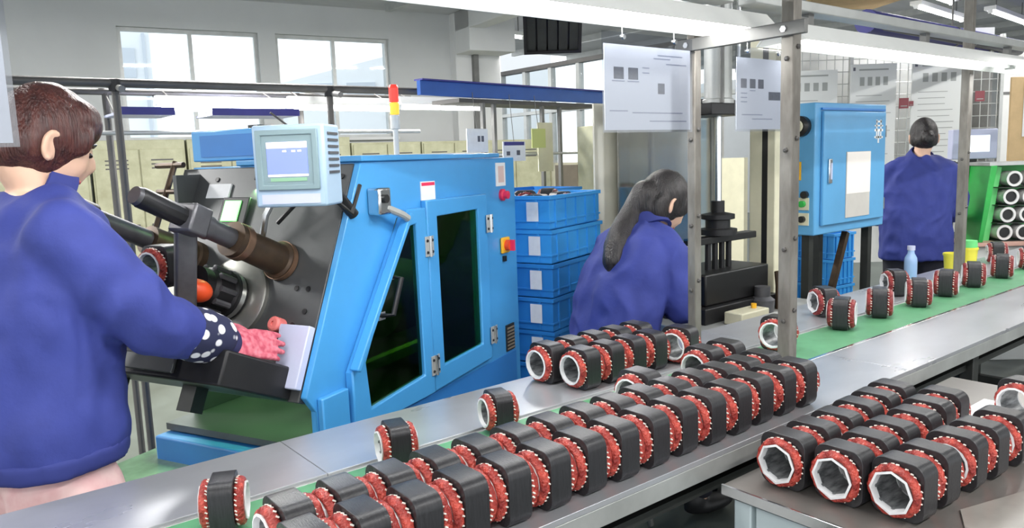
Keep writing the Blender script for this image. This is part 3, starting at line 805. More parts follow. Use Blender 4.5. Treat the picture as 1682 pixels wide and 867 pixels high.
# green window and small block on the plate
MB().box((0.10, 0.0005, 0.335), (0.19, 0.012, 0.44), FP).build('sight_frame', M['black_metal'], fpl, 0.003)
MB().box((0.112, 0.0125, 0.362), (0.176, 0.016, 0.425), FP).build('sight_lamp', M['green_lamp'], fpl, 0.002)
MB().box((0.055, 0.0005, 0.43), (0.10, 0.006, 0.52), FP).build('plate_label', M['label_white'], fpl)
MB().box((0.02, 0.0005, 0.10), (0.055, 0.03, 0.32), FP).build('cable_duct', M['black_metal'], fpl, 0.003)
MB().tube([pl(0.22, 1.33, 0.05), pl(0.24, 1.27, 0.05), pl(0.26, 1.20, 0.02)], 0.009, 8).build('air_fitting', M['chrome'], fpl)
MB().tube([pl(0.10, 1.36, 0.02), pl(0.13, 1.30, 0.06), pl(0.19, 1.25, 0.05)], 0.006, 8).build('air_hose', M['black'], fpl)
# lavender guard panel at the lower right of the plate
lp = MB().prism([(0.462, -0.004), (0.625, -0.004), (0.625, 0.052), (0.590, 0.075), (0.462, 0.098)], [], 0.004, 0.028, FP).build('guard_panel', M['panel_lav'], wm, 0.003)
MB().lathe([(0, 0), (0.02, 0), (0.02, 0.03), (0.015, 0.034), (0.006, 0.034), (0.006, 0.03), (0, 0.03)], 20, axis_m(pl(0.135, 1.005, 0.003), nrm)).build('red_knob', mat('salmon_plastic', (224, 120, 116), 0.5), lp)
# ledge below the plate
lg = MB()
lg.box((0.57, 0.0, 0.03), (0.655, 0.24, 0.72), FP)
lg.build('ledge', M['black_metal'], wm, 0.006)
MB().box((0.60, 0.2405, 0.18), (0.64, 0.25, 0.66), FP).build('ledge_face', M['plate'], wm, 0.002)
for yy in (0.25, 0.55):
    MB().box((0.655, 0.06, yy), (0.72, 0.10, yy + 0.05), FP).build('ledge_bracket', M['dark_leg'], wm)
# base, oil tray and skirting
tr = bx('oil_tray', (-0.72, 0.06, 0.56), (-0.02, 0.70, 0.585), M['tray_green'], wm, 0.004)
bx('tray_rim', (-0.735, 0.05, 0.56), (-0.7205, 0.71, 0.605), M['blue_dark'], tr, 0.003)
bx('tray_rim', (-0.72, 0.04, 0.56), (-0.25, 0.0595, 0.605), M['blue_dark'], tr, 0.003)
bx('tray_chip', (-0.52, 0.3, 0.5855), (-0.36, 0.33, 0.59), M['light_metal'], tr)
bx('tray_chip', (-0.46, 0.16, 0.5855), (-0.33, 0.175, 0.588), M['disc'], tr)
bx('base_box', (-0.62, 0.09, 0.02), (-0.244, 0.68, 0.559), M['blue_dark'], wm, 0.006)
bx('base_body', (-0.2435, 0.02, 0.02), (0.92, 0.62, 0.655), M['blue_dark'], wm, 0.006)
# blue box behind the plate's far top
bxx = bx('rear_box', (0.02, 0.36, ZTOP + 0.017), (0.34, 0.66, ZTOP + 0.11), M['blue'], wm, 0.004)
bx('rear_box_face', (0.016, 0.40, ZTOP + 0.03), (0.0195, 0.62, ZTOP + 0.095), M['blue_dark'], bxx)
bx('top_handle', (0.10, 0.46, ZTOP + 0.1105), (0.2, 0.50, ZTOP + 0.125), M['black'], bxx)
# tubing frame at the far edge of the plate
tf = MB()
tf.tube([pl(0.70, 1.0, 0.02), pl(0.70, 1.44, 0.02)], 0.009, 8)
tf.tube([pl(0.66, 1.43, 0.02), pl(0.78, 1.43, 0.02)], 0.009, 8)
tf.tube([pl(0.64, 1.35, 0.02), pl(0.74, 1.35, 0.02)], 0.008, 8)
tf.tube([pl(0.64, 1.29, 0.02), pl(0.72, 1.29, 0.02)], 0.014, 8)
tf.build('wire_guide_frame', M['rust'], wm)
# ------------------------------------------------------------------ control panel on its arm
# local: front faces -y, x to the right as seen from the front
bw, bd, bh = 0.172, 0.115, 0.190
cp = MB().box((-bw / 2, 0, 0), (bw / 2, bd, bh)).build('control_panel', M['hmi'], wm, 0.006)
cp.location = (-0.327, -0.046, 1.328)
cp.rotation_euler = (0, 0, R(226 + 90 - 25))
cp['label'] = 'pale blue operator panel with a lit blue screen'
MB().prism([(-0.076, 0.040), (0.072, 0.040), (0.072, 0.178), (-0.076, 0.178)], [[(-0.062, 0.052), (0.058, 0.052), (0.058, 0.166), (-0.062, 0.166)]], -0.007, -0.0004).build('bezel', M['hmi_bezel'], cp, 0.002)
MB().box((-0.062, -0.003, 0.052), (0.058, -0.0005, 0.166)).build('screen_frame', M['hmi_bezel'], cp)
MB().box((-0.050, -0.0045, 0.076), (0.046, -0.0032, 0.136)).build('screen', M['screen'], cp)
MB().box((-0.050, -0.0045, 0.1362), (0.046, -0.0032, 0.150)).build('screen_title_bar', M['screen_bar'], cp)
MB().box((-0.050, -0.0045, 0.071), (0.046, -0.0032, 0.0758)).build('screen_footer', M['screen_bar'], cp)
MB().box((-0.045, -0.0045, 0.060), (0.042, -0.0032, 0.068)).build('key_strip', M['screen_green'], cp)
for a in (0.0, 0.018, 0.030):
    MB().box((-0.012 + a * 1.2, -0.0050, 0.127), (-0.003 + a * 1.2, -0.0046, 0.131)).build('screen_digits', M['screen_bar'], cp)
MB().box((-0.07, -0.002, 0.008), (0.07, -0.0004, 0.030)).build('name_strip', M['panel_lav'], cp)
for k in range(7):
    MB().box((bw / 2 + 0.0004, 0.025, 0.075 + k * 0.015), (bw / 2 + 0.003, 0.095, 0.081 + k * 0.015)).build('vent_slot', M['tool_grey'], cp)
MB().tube([(0.02, bd, 0.05), (0.03, bd + 0.1, 0.03), (0.06, bd + 0.16, -0.04)], 0.016, 12).build('arm', M['black_metal'], cp)
MB().tube([(0.05, bd + 0.002, 0.02), (0.09, bd + 0.05, -0.03), (0.10, bd + 0.1, 0.04)], 0.006, 8).build('cable', M['black'], cp)
# beacon and white tray on the machine roof
bt = thing('signal_tower', 'red and amber signal tower on a white stem behind the blue machine', 'signal light', (1.745, 3.0, 1.15))
MB().tube([(0, 0, 0), (0, 0, 0.42)], 0.012, 12).build('stem', M['white_metal'], bt)
for k, (a, b, mm) in enumerate(((0.42, 0.482, 'white_metal'), (0.484, 0.535, 'amber_lamp'), (0.537, 0.60, 'red_lamp'))):
    MB().lathe([(0, a), (0.021, a), (0.021, b), (0, b)], 20).build('beacon', M[mm], bt, 0.003)
MB().lathe([(0, 0.601), (0.022, 0.601), (0.016, 0.612), (0, 0.614)], 20).build('cap', M['red_lamp'], bt)
MB().cbox((0, 0, -0.57), (0.1, 0.1, 1.16)).build('stand', M['light_metal'], bt)
wt = thing('white_cabinet', 'low white cabinet standing behind the blue winding machine', 'cabinet', (1.85, 3.14, 0), R(4))
bx('body', (-0.45, 0, 0.03), (0.45, 0.22, 1.43), M['white_metal'], wt, 0.004)
for k in range(2):
    d_ = bx('door', (-0.44 + k * 0.445, -0.014, 0.08), (-0.005 + k * 0.445, -0.0005, 1.38), M['white_metal'], wt, 0.003)
    bx('door_pull', (-0.04 + k * 0.06, -0.03, 0.8), (-0.025 + k * 0.06, -0.0145, 0.95), M['grey_metal'], d_)
bx('lid', (-0.47, -0.02, 1.4305), (0.47, 0.24, 1.462), M['white_metal'], wt, 0.003)

# ================================================================== BACKGROUND LEFT AND MIDDLE
# cream lockers under the windows
for k in range(7):
    t = thing('steel_locker', 'cream steel locker under the windows, %s from the left' % ORD[k], 'locker', (0.55 + k * 0.76, 7.45 - k * 0.1, 0), WA, 'cream lockers along the back wall')
    bx('body', (0, 0, 0.06), (0.745, 0.42, 1.70 - 0.06 * (k > 3)), M['cream'], t, 0.006)
    for j in range(2):
        d_ = bx('door', (0.015 + j * 0.36, -0.016, 0.12), (0.365 + j * 0.36, -0.0005, 1.62), M['cream'], t, 0.004)
        bx('latch', (0.3 - j * 0.24 + j * 0.36, -0.03, 0.85), (0.325 - j * 0.24 + j * 0.36, -0.0165, 0.97), M['dark_pipe'], d_)
        for q in range(3):
            bx('vent_slot', (0.1 + j * 0.36, -0.0185, 1.45 + q * 0.035), (0.28 + j * 0.36, -0.0165, 1.462 + q * 0.035), M['dark_pipe'], d_)
    bx('plinth', (0.02, 0.02, 0), (0.725, 0.4, 0.06), M['dark_pipe'], t)
# pipe rack with strip lamps
pr = thing('pipe_rack', 'dark pipe rack spanning behind the woman and the winding machine', 'rack', (0, 3.6, 0))
MB().tube([(-0.9, 0, 1.79), (2.27, 0, 1.80)], 0.019, 12).build('front_rail', M['dark_pipe'], pr)
MB().tube([(-0.9, 0.5, 1.80), (2.5, 0.5, 1.81)], 0.016, 12).build('rear_rail', M['dark_pipe'], pr)
for x in (-0.6, 0.76, 1.73):
    MB().tube([(x, 0, 0), (x, 0, 1.78)], 0.016, 10).build('post', M['dark_pipe'], pr)
    MB().tube([(x + 0.06, 0.5, 0), (x + 0.06, 0.5, 1.80)], 0.016, 10).build('post', M['dark_pipe'], pr)
    MB().tube([(x, -0.12, 1.76), (x + 0.06, 0.62, 1.86)], 0.014, 10).build('cross_pipe', M['grey_metal'], pr)
    MB().lathe([(0, 0), (0.026, 0), (0.026, 0.05), (0, 0.05)], 12, T(x, 0, 1.76)).build('clamp', M['black_metal'], pr)
MB().tube([(-0.9, 0.25, 1.60), (2.4, 0.25, 1.60)], 0.010, 10).build('middle_rail', M['light_metal'], pr)
MB().tube([(1.42, 0.0, 1.68), (1.66, 0.0, 1.50)], 0.005, 8).build('cord', M['dark_pipe'], pr)
for k, (x, lb) in enumerate(((1.30, 'strip lamp under the pipe rack above the operator panel'), (1.95, 'strip lamp under the pipe rack left of the signal tower'), (2.60, 'strip lamp under the blue beam right of the signal tower'))):
    t = thing('strip_lamp', lb, 'lamp', (x, 3.9, 1.73 + 0.012 * k), 0, 'strip lamps of the pipe rack')
    MB().prism([(-0.05, 0), (-0.02, 0.045), (0.02, 0.045), (0.05, 0)], [], -0.31, 0.31, AX).build('reflector', M['white_metal'], t)
    MB().tube([(-0.29, 0, -0.014), (0.29, 0, -0.014)], 0.013, 10).build('tube', M['tube'], t)
    for s_ in (-1, 1):
        MB().cbox((s_ * 0.3, 0, -0.012), (0.02, 0.03, 0.03)).build('lamp_holder', M['white_metal'], t)
        MB().tube([(s_ * 0.25, 0, 0.04), (s_ * 0.25, 0.1, 0.075)], 0.004, 6).build('hook', M['dark_pipe'], t)
    area_light('lamp_light', (0, 0, -0.03), 0.56, 0.08, 6, t)
for x0, x1, lb in ((0.80, 1.05, 'lavender tray hung on the pipe rack beside the woman'), (1.22, 1.66, 'lavender tray hung on the pipe rack left of the operator panel')):
    t = thing('hung_tray', lb, 'tray', (x0, 3.82, 1.68))
    bx('tray', (0, 0, 0), (x1 - x0, 0.26, 0.012), M['panel_lav'], t, 0.002)
    bx('lip', (0, -0.004, 0), (x1 - x0, -0.0005, 0.035), M['navy'], t)
    for q in (0.02, x1 - x0 - 0.02):
        MB().tube([(q, 0.13, 0.012), (q, 0.28, 0.115)], 0.004, 6).build('hanger', M['dark_pipe'], t)
# blue overhead beam on four posts
bbm = thing('blue_beam_frame', 'long royal blue overhead beam on thin grey posts', 'frame', (2.199, 3.5, 0), R(8))
MB().box((0, 0, 1.772), (1.60, 0.03, 1.848)).build('beam', M['beam_blue'], bbm, 0.002)
MB().box((0, -0.02, 1.848), (1.60, 0.05, 1.856)).build('top_flange', M['navy'], bbm)
MB().box((0.3, 0.03, 1.745), (1.55, 0.26, 1.768)).build('shelf', M['dark_pipe'], bbm)
for x, yy in ((0.47, 0.02), (0.60, 0.06), (1.03, 0.06), (1.20, 0.06)):
    MB().cbox((x, yy, 0.872), (0.022, 0.022, 1.745)).build('post', M['grey_metal'], bbm)
MB().tube([(0.47, 0.02, 1.45), (1.55, 0.06, 1.45)], 0.008, 8).build('cross_rail', M['light_metal'], bbm)
for nm, lb, x0, z0, x1, z1, mm, prints in (
        ('hung_card', 'white card with a small drawing left of the blue beam posts', 2.492, 1.466, 2.655, 1.597, 'label_white', [(0.5, 0.45, 0.62, 0.7), (0.68, 0.45, 0.8, 0.7)]),
        ('hung_card', 'white notice with a violet heading beside the crate stack', 2.773, 1.41, 2.965, 1.525, 'label_white', [(0.05, 0.8, 0.95, 0.98), (0.15, 0.3, 0.3, 0.5), (0.6, 0.3, 0.75, 0.55)]),
        ('hung_card', 'yellow-green square note hung above the crates', 3.026, 1.485, 3.15, 1.60, 'note_green', []),
        ('hung_card', 'tall plain white panel behind the yellow-green note', 3.12, 1.34, 3.26, 1.64, 'cream2', [])):
    yb = 3.5 + (x0 - 2.199) * math.tan(R(8)) + (0.012 if mm == 'cream2' else -0.03)
    t = thing(nm, lb, 'card', (x0, yb, z0), R(8), 'cards hung over the blue machine')
    wd, h = x1 - x0, z1 - z0
    bx('card', (0, 0, 0), (wd, 0.006, h), M[mm], t)
    for j, (a, b, c, d_) in enumerate(prints):
        bx('print', (a * wd, -0.0008, b * h), (c * wd, -0.0001, d_ * h), M['navy'] if (j == 0 and c > 0.9) else M['print_dark'], t)
    MB().tube([(wd / 2, 0.003, h), (wd / 2, 0.03, 1.80 - z0)], 0.002, 6).build('string', M['grey_metal'], t)
# crate stacks
def crate_mesh_parts(t, L, D, h, m, label):
    o = MB()
    wt = 0.004
    o.prism([(0, 0), (L, 0), (L, D), (0, D)], [[(wt, wt), (L - wt, wt), (L - wt, D - wt), (wt, D - wt)]], 0.004, h, Matrix(((1, 0, 0, 0), (0, 0, 1, 0), (0, 1, 0, 0), (0, 0, 0, 1))))
    o.box((0.006, 0.006, 0), (L - 0.006, D - 0.006, 0.006))
    o.build('body', m, t, 0.001)
    for z0, z1, e in ((h - 0.016, h, 0.008), (h * 0.22, h * 0.22 + 0.008, 0.005)):
        MB().prism([(-e, -e), (L + e, -e), (L + e, D + e), (-e, D + e)], [[(0.001, 0.001), (L - 0.001, 0.001), (L - 0.001, D - 0.001), (0.001, D - 0.001)]], z0, z1, Matrix(((1, 0, 0, 0), (0, 0, 1, 0), (0, 1, 0, 0), (0, 0, 0, 1)))).build('rim', m, t, 0.001)
    n = 5
    for k in range(n):
        x = L * (k + 0.5) / n
        bx('rib', (x - 0.005, -0.007, 0.01), (x + 0.005, 0.0, h - 0.014), m, t)
    for k in range(3):
        yq = D * (k + 0.5) / 3
        if k != 1 or not label:
            bx('rib', (-0.007, yq - 0.005, 0.01), (0.0, yq + 0.005, h - 0.014), m, t)
    if label:
        bx('label_card', (-0.0115, D * 0.13, h * 0.26), (-0.0085, D * 0.28, h * 0.82), M['label_white'], t)
CL, CD, CH = 0.48, 0.36, 0.1412
for k in range(9):
    lb = 'blue plastic crate, %s down in the tall stack behind the bending woman' % ORD[8 - k]
    t = thing('plastic_crate', lb, 'crate', (2.055 + 0.004 * math.sin(k * 2.1), 2.335 + 0.004 * math.cos(k * 1.7), k * CH), R(20 + 0.6 * math.sin(k)), 'blue crates in the tall stack')
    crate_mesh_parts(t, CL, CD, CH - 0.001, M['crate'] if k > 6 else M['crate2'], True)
for k in range(4):
    a = R(20)
    lx, ly = 0.07 + 0.105 * k, 0.10 + (k % 2) * 0.12
    x = 2.055 + lx * math.cos(a) - ly * math.sin(a)
    y_ = 2.335 + lx * math.sin(a) + ly * math.cos(a)
    stator(x, y_, 8 * CH + 0.033 + 0.012 * (k % 2), R(20 + 35 * k), ['motor stator in the top crate at the blue machine corner', 'second motor stator from the left in the top crate', 'third motor stator from the left in the top crate', 'rightmost motor stator in the top crate'][k], 'stators in the top crate', 'C')
t = thing('white_cloth_strip', 'white curled strip standing in the top blue crate', 'strip', (2.03, 2.52, 8 * CH + 0.006), R(20))
m_ = MB()
for k in range(8):
    z0, z1 = 0.02 * k, 0.02 * (k + 1)
    m_.bar((0.02 - 0.0015 * k * k, 0, z0), (0.02 - 0.0015 * (k + 1) ** 2, 0, z1 + 0.001), 0.05, 0.003, (1, 0, 0))
m_.build('strip', M['label_white'], t)
for k in range(6):
    lb = 'blue plastic crate, %s down in the short stack behind the tall crate stack' % ORD[5 - k]
    t = thing('plastic_crate', lb, 'crate', (2.46, 3.08, k * 0.21), R(3), 'blue crates in the rear stack')
    crate_mesh_parts(t, 0.5, 0.38, 0.209, M['crate2'], False)
for k in range(6):
    lb = 'small blue crate, %s down in the stack under the blue cabinet' % ORD[5 - k]
    t = thing('plastic_crate', lb, 'crate', (4.20, 2.30, k * 0.155), R(-5), 'blue crates under the blue cabinet')
    crate_mesh_parts(t, 0.2, 0.28, 0.154, M['crate'], False)

# ================================================================== PRESS
ps = thing('bench_press', 'pneumatic press with a tall grey cylinder and a long bright rod', 'press', (0, 0, 0))
bx('table', (2.52, 1.86, 0.66), (3.44, 2.58, 0.69), M['light_metal'], ps, 0.004)
for x in (2.56, 3.40):
    for y_ in (1.9, 2.54):
        bx('leg', (x - 0.025, y_ - 0.025, 0), (x + 0.025, y_ + 0.025, 0.66), M['dark_leg'], ps)
bx('bed', (2.62, 2.0, 0.6905), (3.16, 2.38, 0.76), M['black_metal'], ps, 0.005)
bx('side_column', (3.22, 2.06, 0.6905), (3.31, 2.20, 1.95), M['cream2'], ps, 0.005)
bx('column_slot', (3.219, 2.10, 0.80), (3.2195, 2.13, 1.9), M['black'], ps)
bx('side_column', (2.66, 2.46, 0.6905), (2.79, 2.53, 1.66), M['cream'], ps, 0.005)
bx('head_plate', (2.70, 2.03, 1.578), (2.965, 2.26, 1.628), M['black_metal'], ps, 0.004)
bx('head_bridge', (2.66, 2.20, 1.6285), (3.31, 2.53, 1.66), M['tool_grey'], ps, 0.004)
MB().lathe([(0, 0), (0.068, 0), (0.068, 0.02), (0.060, 0.025), (0.060, 0.80), (0.068, 0.805), (0.068, 0.84), (0, 0.84)], 32, T(2.865, 2.12, 1.6285)).build('cylinder', M['light_metal'], ps)
MB().tube([(2.80, 2.05, 1.63), (2.80, 2.05, 2.4)], 0.009, 8).build('tie_rod', M['grey_metal'], ps)
MB().tube([(2.93, 2.06, 1.63), (2.93, 2.06, 2.4)], 0.009, 8).build('tie_rod', M['chrome'], ps)
MB().tube([(2.865, 2.12, 1.578), (2.865, 2.12, 1.20)], 0.017, 16).build('rod', M['chrome'], ps)
MB().tube([(2.90, 2.16, 1.578), (2.90, 2.16, 1.10)], 0.008, 10).build('guide_rod', M['black_metal'], ps)
MB().lathe([(0, 0), (0.085, 0), (0.085, 0.025), (0.055, 0.03), (0.055, 0.065), (0.075, 0.07), (0.075, 0.09), (0.03, 0.1), (0.03, 0.15), (0, 0.15)], 24, T(2.865, 2.12, 1.055)).build('ram_tool', M['black_metal'], ps)
bx('tool_bar', (2.66, 2.09, 1.02), (3.12, 2.15, 1.05), M['black_metal'], ps, 0.003)
for q in (-0.07, -0.02, 0.03, 0.08):
    MB().tube([(2.865 + q, 2.12, 1.02), (2.865 + q, 2.12, 0.90)], 0.014, 10).build('die_pin', M['black_metal'], ps)
bx('die_block', (2.66, 2.03, 0.7605), (3.13, 2.30, 0.90), M['black'], ps, 0.008)
MB().lathe([(0, 0), (0.05, 0), (0.055, 0.06), (0.035, 0.075), (0.035, 0.12), (0, 0.12)], 20, T(3.02, 1.99, 0.6905)).build('fixture', M['tool_grey'], ps)
cbk = bx('cream_block', (2.70, 1.875, 0.6905), (2.90, 1.965, 0.745), M['cream2'], ps, 0.005)
MB().lathe([(0, 0), (0.012, 0), (0.012, 0.02), (0, 0.022)], 12, T(2.85, 1.92, 0.745)).build('valve_knob', M['yellow'], ps)
MB().tube([(3.14, 1.98, 0.6905), (3.14, 1.98, 0.80), (3.16, 2.0, 0.86)], 0.018, 10).build('valve', M['rust'], ps)
bx('rear_guard', (2.52, 2.545, 0.95), (3.42, 2.555, 1.66), mat('guard_sheet', (206, 203, 190), 0.16, metal=0.25, var=0.06, vscale=2), ps)
bx('clear_guard', (2.60, 2.03, 1.05), (2.606, 2.48, 1.62), M['acrylic'], ps)
for x in (2.90, 3.38):
    MB().tube([(x, 2.53, 0.69), (x, 2.53, 1.66)], 0.012, 10).build('guard_post', M['light_metal'], ps)
# cream switch cupboard behind the woman
cc = thing('switch_cupboard', 'tall cream cupboard behind the bending woman', 'cupboard', (3.22, 3.0, 0))
bx('body', (0, 0, 0), (0.78, 0.4, 1.60), M['cream'], cc, 0.006)
bx('door', (0.02, -0.016, 0.08), (0.29, -0.0005, 1.56), M['cream'], cc, 0.003)
bx('door', (0.30, -0.016, 0.08), (0.76, -0.0005, 1.56), M['cream2'], cc, 0.003)
MB().tube([(0.36, -0.04, 0.4), (0.36, -0.04, 1.58)], 0.014, 10).build('conduit', M['white_metal'], cc)
# ================================================================== BLUE CABINET
bc = thing('control_cabinet', 'steel blue control cabinet with a hinged door and a clear pocket of paper', 'cabinet', (3.46, 2.0, 0))
bx('body', (0, 0, 1.0), (0.70, 0.13, 1.64), M['cabinet_blue'], bc, 0.006)
bx('rear_body', (0.0, 0.1305, 0.98), (0.5, 0.26, 1.50), M['cabinet_blue'], bc, 0.006)
bx('body_band', (-0.004, 0.135, 1.40), (-0.0005, 0.255, 1.42), M['beam_blue'], bc)
dr = bx('door', (0.05, -0.018, 1.045), (0.665, -0.0005, 1.60), M['cabinet_blue'], bc, 0.005)
bx('door_frame', (0.045, -0.012, 1.605), (0.67, -0.0005, 1.615), M['blue_dark'], bc)
pk = bx('paper_pocket', (0.26, -0.022, 1.07), (0.50, -0.0185, 1.40), mat('pocket_grey', (196, 192, 186), 0.4, var=0.05), dr)
bx('pocket_paper', (0.262, -0.024, 1.19), (0.498, -0.0222, 1.398), mat('pocket_paper', (240, 232, 226), 0.6, var=0.03, vscale=4), dr)
hd = bx('door_handle', (0.085, -0.030, 1.25), (0.115, -0.0185, 1.37), M['chrome'], dr, 0.004)
bx('handle_core', (0.094, -0.033, 1.27), (0.106, -0.0305, 1.35), M['panel_lav'], hd)
for z in (1.12, 1.50):
    MB().tube([(0.668, -0.012, z - 0.03), (0.668, -0.012, z + 0.03)], 0.008, 8).build('hinge', M['grey_metal'], bc)
for (a, b, c, d_) in ((0.54, 1.50, 0.63, 1.512), (0.555, 1.545, 0.615, 1.555), (0.54, 1.525, 0.63, 1.533), (0.556, 1.46, 0.568, 1.56), (0.600, 1.46, 0.612, 1.56), (0.54, 1.465, 0.63, 1.475), (0.575, 1.44, 0.59, 1.50)):
    bx('white_mark', (a, -0.0195, b), (c, -0.0183, d_), M['label_white'], dr)
MB().lathe([(0, 0), (0.05, 0), (0.05, 0.03), (0.036, 0.04), (0, 0.04)], 24, axis_m((-0.0005, 0.07, 1.53), (-1, 0, 0))).build('fan', M['black'], bc)
MB().lathe([(0, 0.041), (0.03, 0.041), (0.028, 0.05), (0, 0.052)], 16, axis_m((-0.0005, 0.07, 1.53), (-1, 0, 0))).build('fan_hub', M['cream2'], bc)
bx('yellow_label', (-0.004, 0.07, 1.27), (-0.0005, 0.095, 1.36), M['yellow'], bc)
MB().lathe([(0, 0), (0.018, 0), (0.018, 0.02), (0, 0.022)], 16, axis_m((-0.0005, 0.045, 1.20), (-1, 0, 0))).build('push_button', M['black'], bc)
for z in (1.05, 1.125):
    q = bx('switch_plate', (-0.006, 0.025, z), (-0.0005, 0.085, z + 0.06), M['cream2'], bc)
    MB().lathe([(0, 0), (0.016, 0), (0.016, 0.018), (0, 0.02)], 14, axis_m((-0.0065, 0.055, z + 0.03), (-1, 0, 0))).build('switch_knob', M['black'] if z < 1.1 else M['rack_green'], q)
for x, y_ in ((0.05, 0.06), (0.64, 0.06), (0.05, 0.235), (0.45, 0.235)):
    bx('leg', (x - 0.02, y_ - 0.02, 0), (x + 0.02, y_ + 0.02, 0.9995 if y_ < 0.1 else 0.9795), M['dark_leg'], bc)
MB().bar((0.06, 0.06, 0.2), (0.42, 0.06, 0.98), 0.03, 0.03).build('brace', M['rust'], bc)
bx('lower_tray', (0.0, 0.03, 0.40), (0.64, 0.26, 0.42), M['dark_leg'], bc)

# ================================================================== BACKGROUND RIGHT
PA = Vector((6.40, 4.07, 0))
PB = Vector((8.0, 2.80, 0))
pd = (PB - PA)
PLn = pd.length
paz = math.atan2(pd.y, pd.x)
pg = thing('wire_panel', 'white wire grid panel carrying the posters behind the blue cabinet', 'panel', PA, paz)
g = MB()
x = 0.0
while x <= PLn:
    g.tube([(x, 0.03, 0.9), (x, 0.03, 2.36)], 0.004, 5)
    x += 0.075
z = 0.9
while z <= 2.37:
    g.tube([(0, 0.036, z), (PLn, 0.036, z)], 0.004, 5)
    z += 0.11
gg = g.build('wire_grid', M['light_metal'], pg)
gg['kind'] = 'stuff'
for x in (-0.015, 0.66, 1.30, PLn):
    bx('post', (x, 0.015, 0), (x + 0.03, 0.055, 2.4), M['light_metal'], pg)
bx('backing_sheet', (-0.02, 0.30, 0.3), (PLn + 0.1, 0.31, 2.5), M['white_metal'], pg)
bx('backing_post', (0.05, 0.055, 0.0), (0.08, 0.30, 2.3), M['grey_metal'], pg)
bx('backing_post', (PLn - 0.08, 0.055, 0.0), (PLn - 0.05, 0.30, 2.3), M['grey_metal'], pg)
def poster(label, x0, x1, z0, z1):
    t = thing('wall_poster', label, 'poster', PA + pd.normalized() * x0, paz, 'posters on the wire panel')
    wd, h = x1 - x0, z1 - z0
    bx('board', (0, 0, z0), (wd, 0.012, z1), M['poster'], t)
    for z in (0.94,):
        bx('printed_title', (0.18 * wd, -0.001, z0 + z * h), (0.82 * wd, -0.0001, z0 + z * h + 0.014), M['poster_line'], t)
    bx('printed_mark', (0.05 * wd, -0.001, z0 + 0.94 * h), (0.1 * wd, -0.0001, z0 + 0.94 * h + 0.03), M['print_dark'], t)
    for k in range(4):
        bx('printed_drawing', ((0.2 + 0.17 * k) * wd, -0.001, z0 + 0.80 * h), ((0.3 + 0.17 * k) * wd, -0.0001, z0 + 0.88 * h), M['poster_line'], t)
    for k in range(12):
        bx('printed_line', (0.12 * wd, -0.001, z0 + (0.1 + 0.055 * k) * h), ((0.6 + 0.3 * random.random()) * wd, -0.0001, z0 + (0.1 + 0.055 * k) * h + 0.006), M['poster_line'], t)
poster('narrow grey poster partly behind the near upright, leftmost of three', 0.06, 0.54, 1.2, 2.13)
poster('grey text poster above the blue cabinet, middle of three', 0.66, 1.08, 1.2, 2.17)
poster('grey text poster behind the standing woman\'s head, rightmost of three', 1.22, 1.72, 1.2, 2.19)
for lb, x0, z0, w_ in (('maroon square sign left of the standing woman\'s head', 1.105, 1.76, 0.085), ('small dark maroon tag beside the maroon sign', 1.195, 1.78, 0.04), ('maroon square sign right of the far upright', 1.80, 1.80, 0.085)):
    t = thing('square_sign', lb, 'sign', PA + pd.normalized() * x0 + Vector((0, 0, z0)), paz)
    bx('plate', (0, -0.014, 0), (w_, -0.006, w_ * 1.1), M['red_print'], t)
    bx('border', (w_ * 0.15, -0.0155, w_ * 0.2), (w_ * 0.85, -0.0142, w_ * 0.3), M['poster_line'], t)
wb = thing('daylight_panel', 'white panel standing in for a bright daylight opening behind the far upright', 'board', (8.12, 2.86, 0), paz)
bx('board', (0, 0, 1.15), (0.5, 0.02, 2.25), M['white_metal'], wb, 0.003)  # white paint stands in for the daylight of a bright opening
bx('rail', (0, -0.006, 1.86), (0.5, -0.0005, 1.885), M['grey_metal'], wb)
for x in (0.02, 0.46):
    bx('leg', (x, 0.02, 0), (x + 0.03, 0.05, 2.2), M['grey_metal'], wb)
np_ = thing('navy_post', 'navy blue square post at the right', 'post', (8.42, 2.42, 0))
bx('post', (0, 0, 0), (0.09, 0.09, 2.3), M['navy'], np_, 0.005)
bx('cap', (-0.01, -0.01, 2.3), (0.1, 0.1, 2.32), M['navy'], np_)
tbd = thing('tan_board', 'tan notice board with a white paper at the right edge', 'board', (6.86, 2.33, 0), R(-38))
bx('board', (0, 0, 1.22), (0.7, 0.02, 1.92), M['card'], tbd, 0.003)
bx('pinned_paper', (0.10, -0.004, 1.46), (0.5, -0.0005, 1.88), M['label_white'], tbd)
for x in (0.03, 0.64):
    bx('leg', (x, 0.02, 0), (x + 0.03, 0.05, 1.9), M['dark_leg'], tbd)
# white test machine with a monitor
tmm = thing('test_machine', 'white test machine with a grey-framed monitor beside the standing woman', 'machine', (5.99, 2.26, 0), R(-42))
bx('monitor_frame', (-0.14, 0, 1.31), (0.17, 0.07, 1.52), M['panel_lav'], tmm, 0.006)
bx('monitor_screen', (-0.085, -0.003, 1.36), (0.115, -0.0004, 1.475), M['screen_white'], tmm)
bx('head', (-0.02, 0.02, 1.21), (0.16, 0.2, 1.29), M['black'], tmm, 0.006)
bx('neck', (0.0, 0.04, 1.29), (0.05, 0.08, 1.31), M['black'], tmm)
bx('column', (0.01, 0.0, 0.76), (0.13, 0.16, 1.21), M['white_metal'], tmm, 0.004)
MB().lathe([(0, 0), (0.008, 0), (0.008, 0.004), (0, 0.004)], 10, axis_m((0.07, -0.0004, 1.07), (0, -1, 0))).build('column_bolt', M['black'], tmm)
MB().lathe([(0, 0), (0.02, 0), (0.02, 0.05), (0.03, 0.055), (0.03, 0.08), (0, 0.08)], 16, axis_m((0.07, -0.0004, 0.88), (0, -1, 0))).build('probe', M['tool_grey'], tmm)
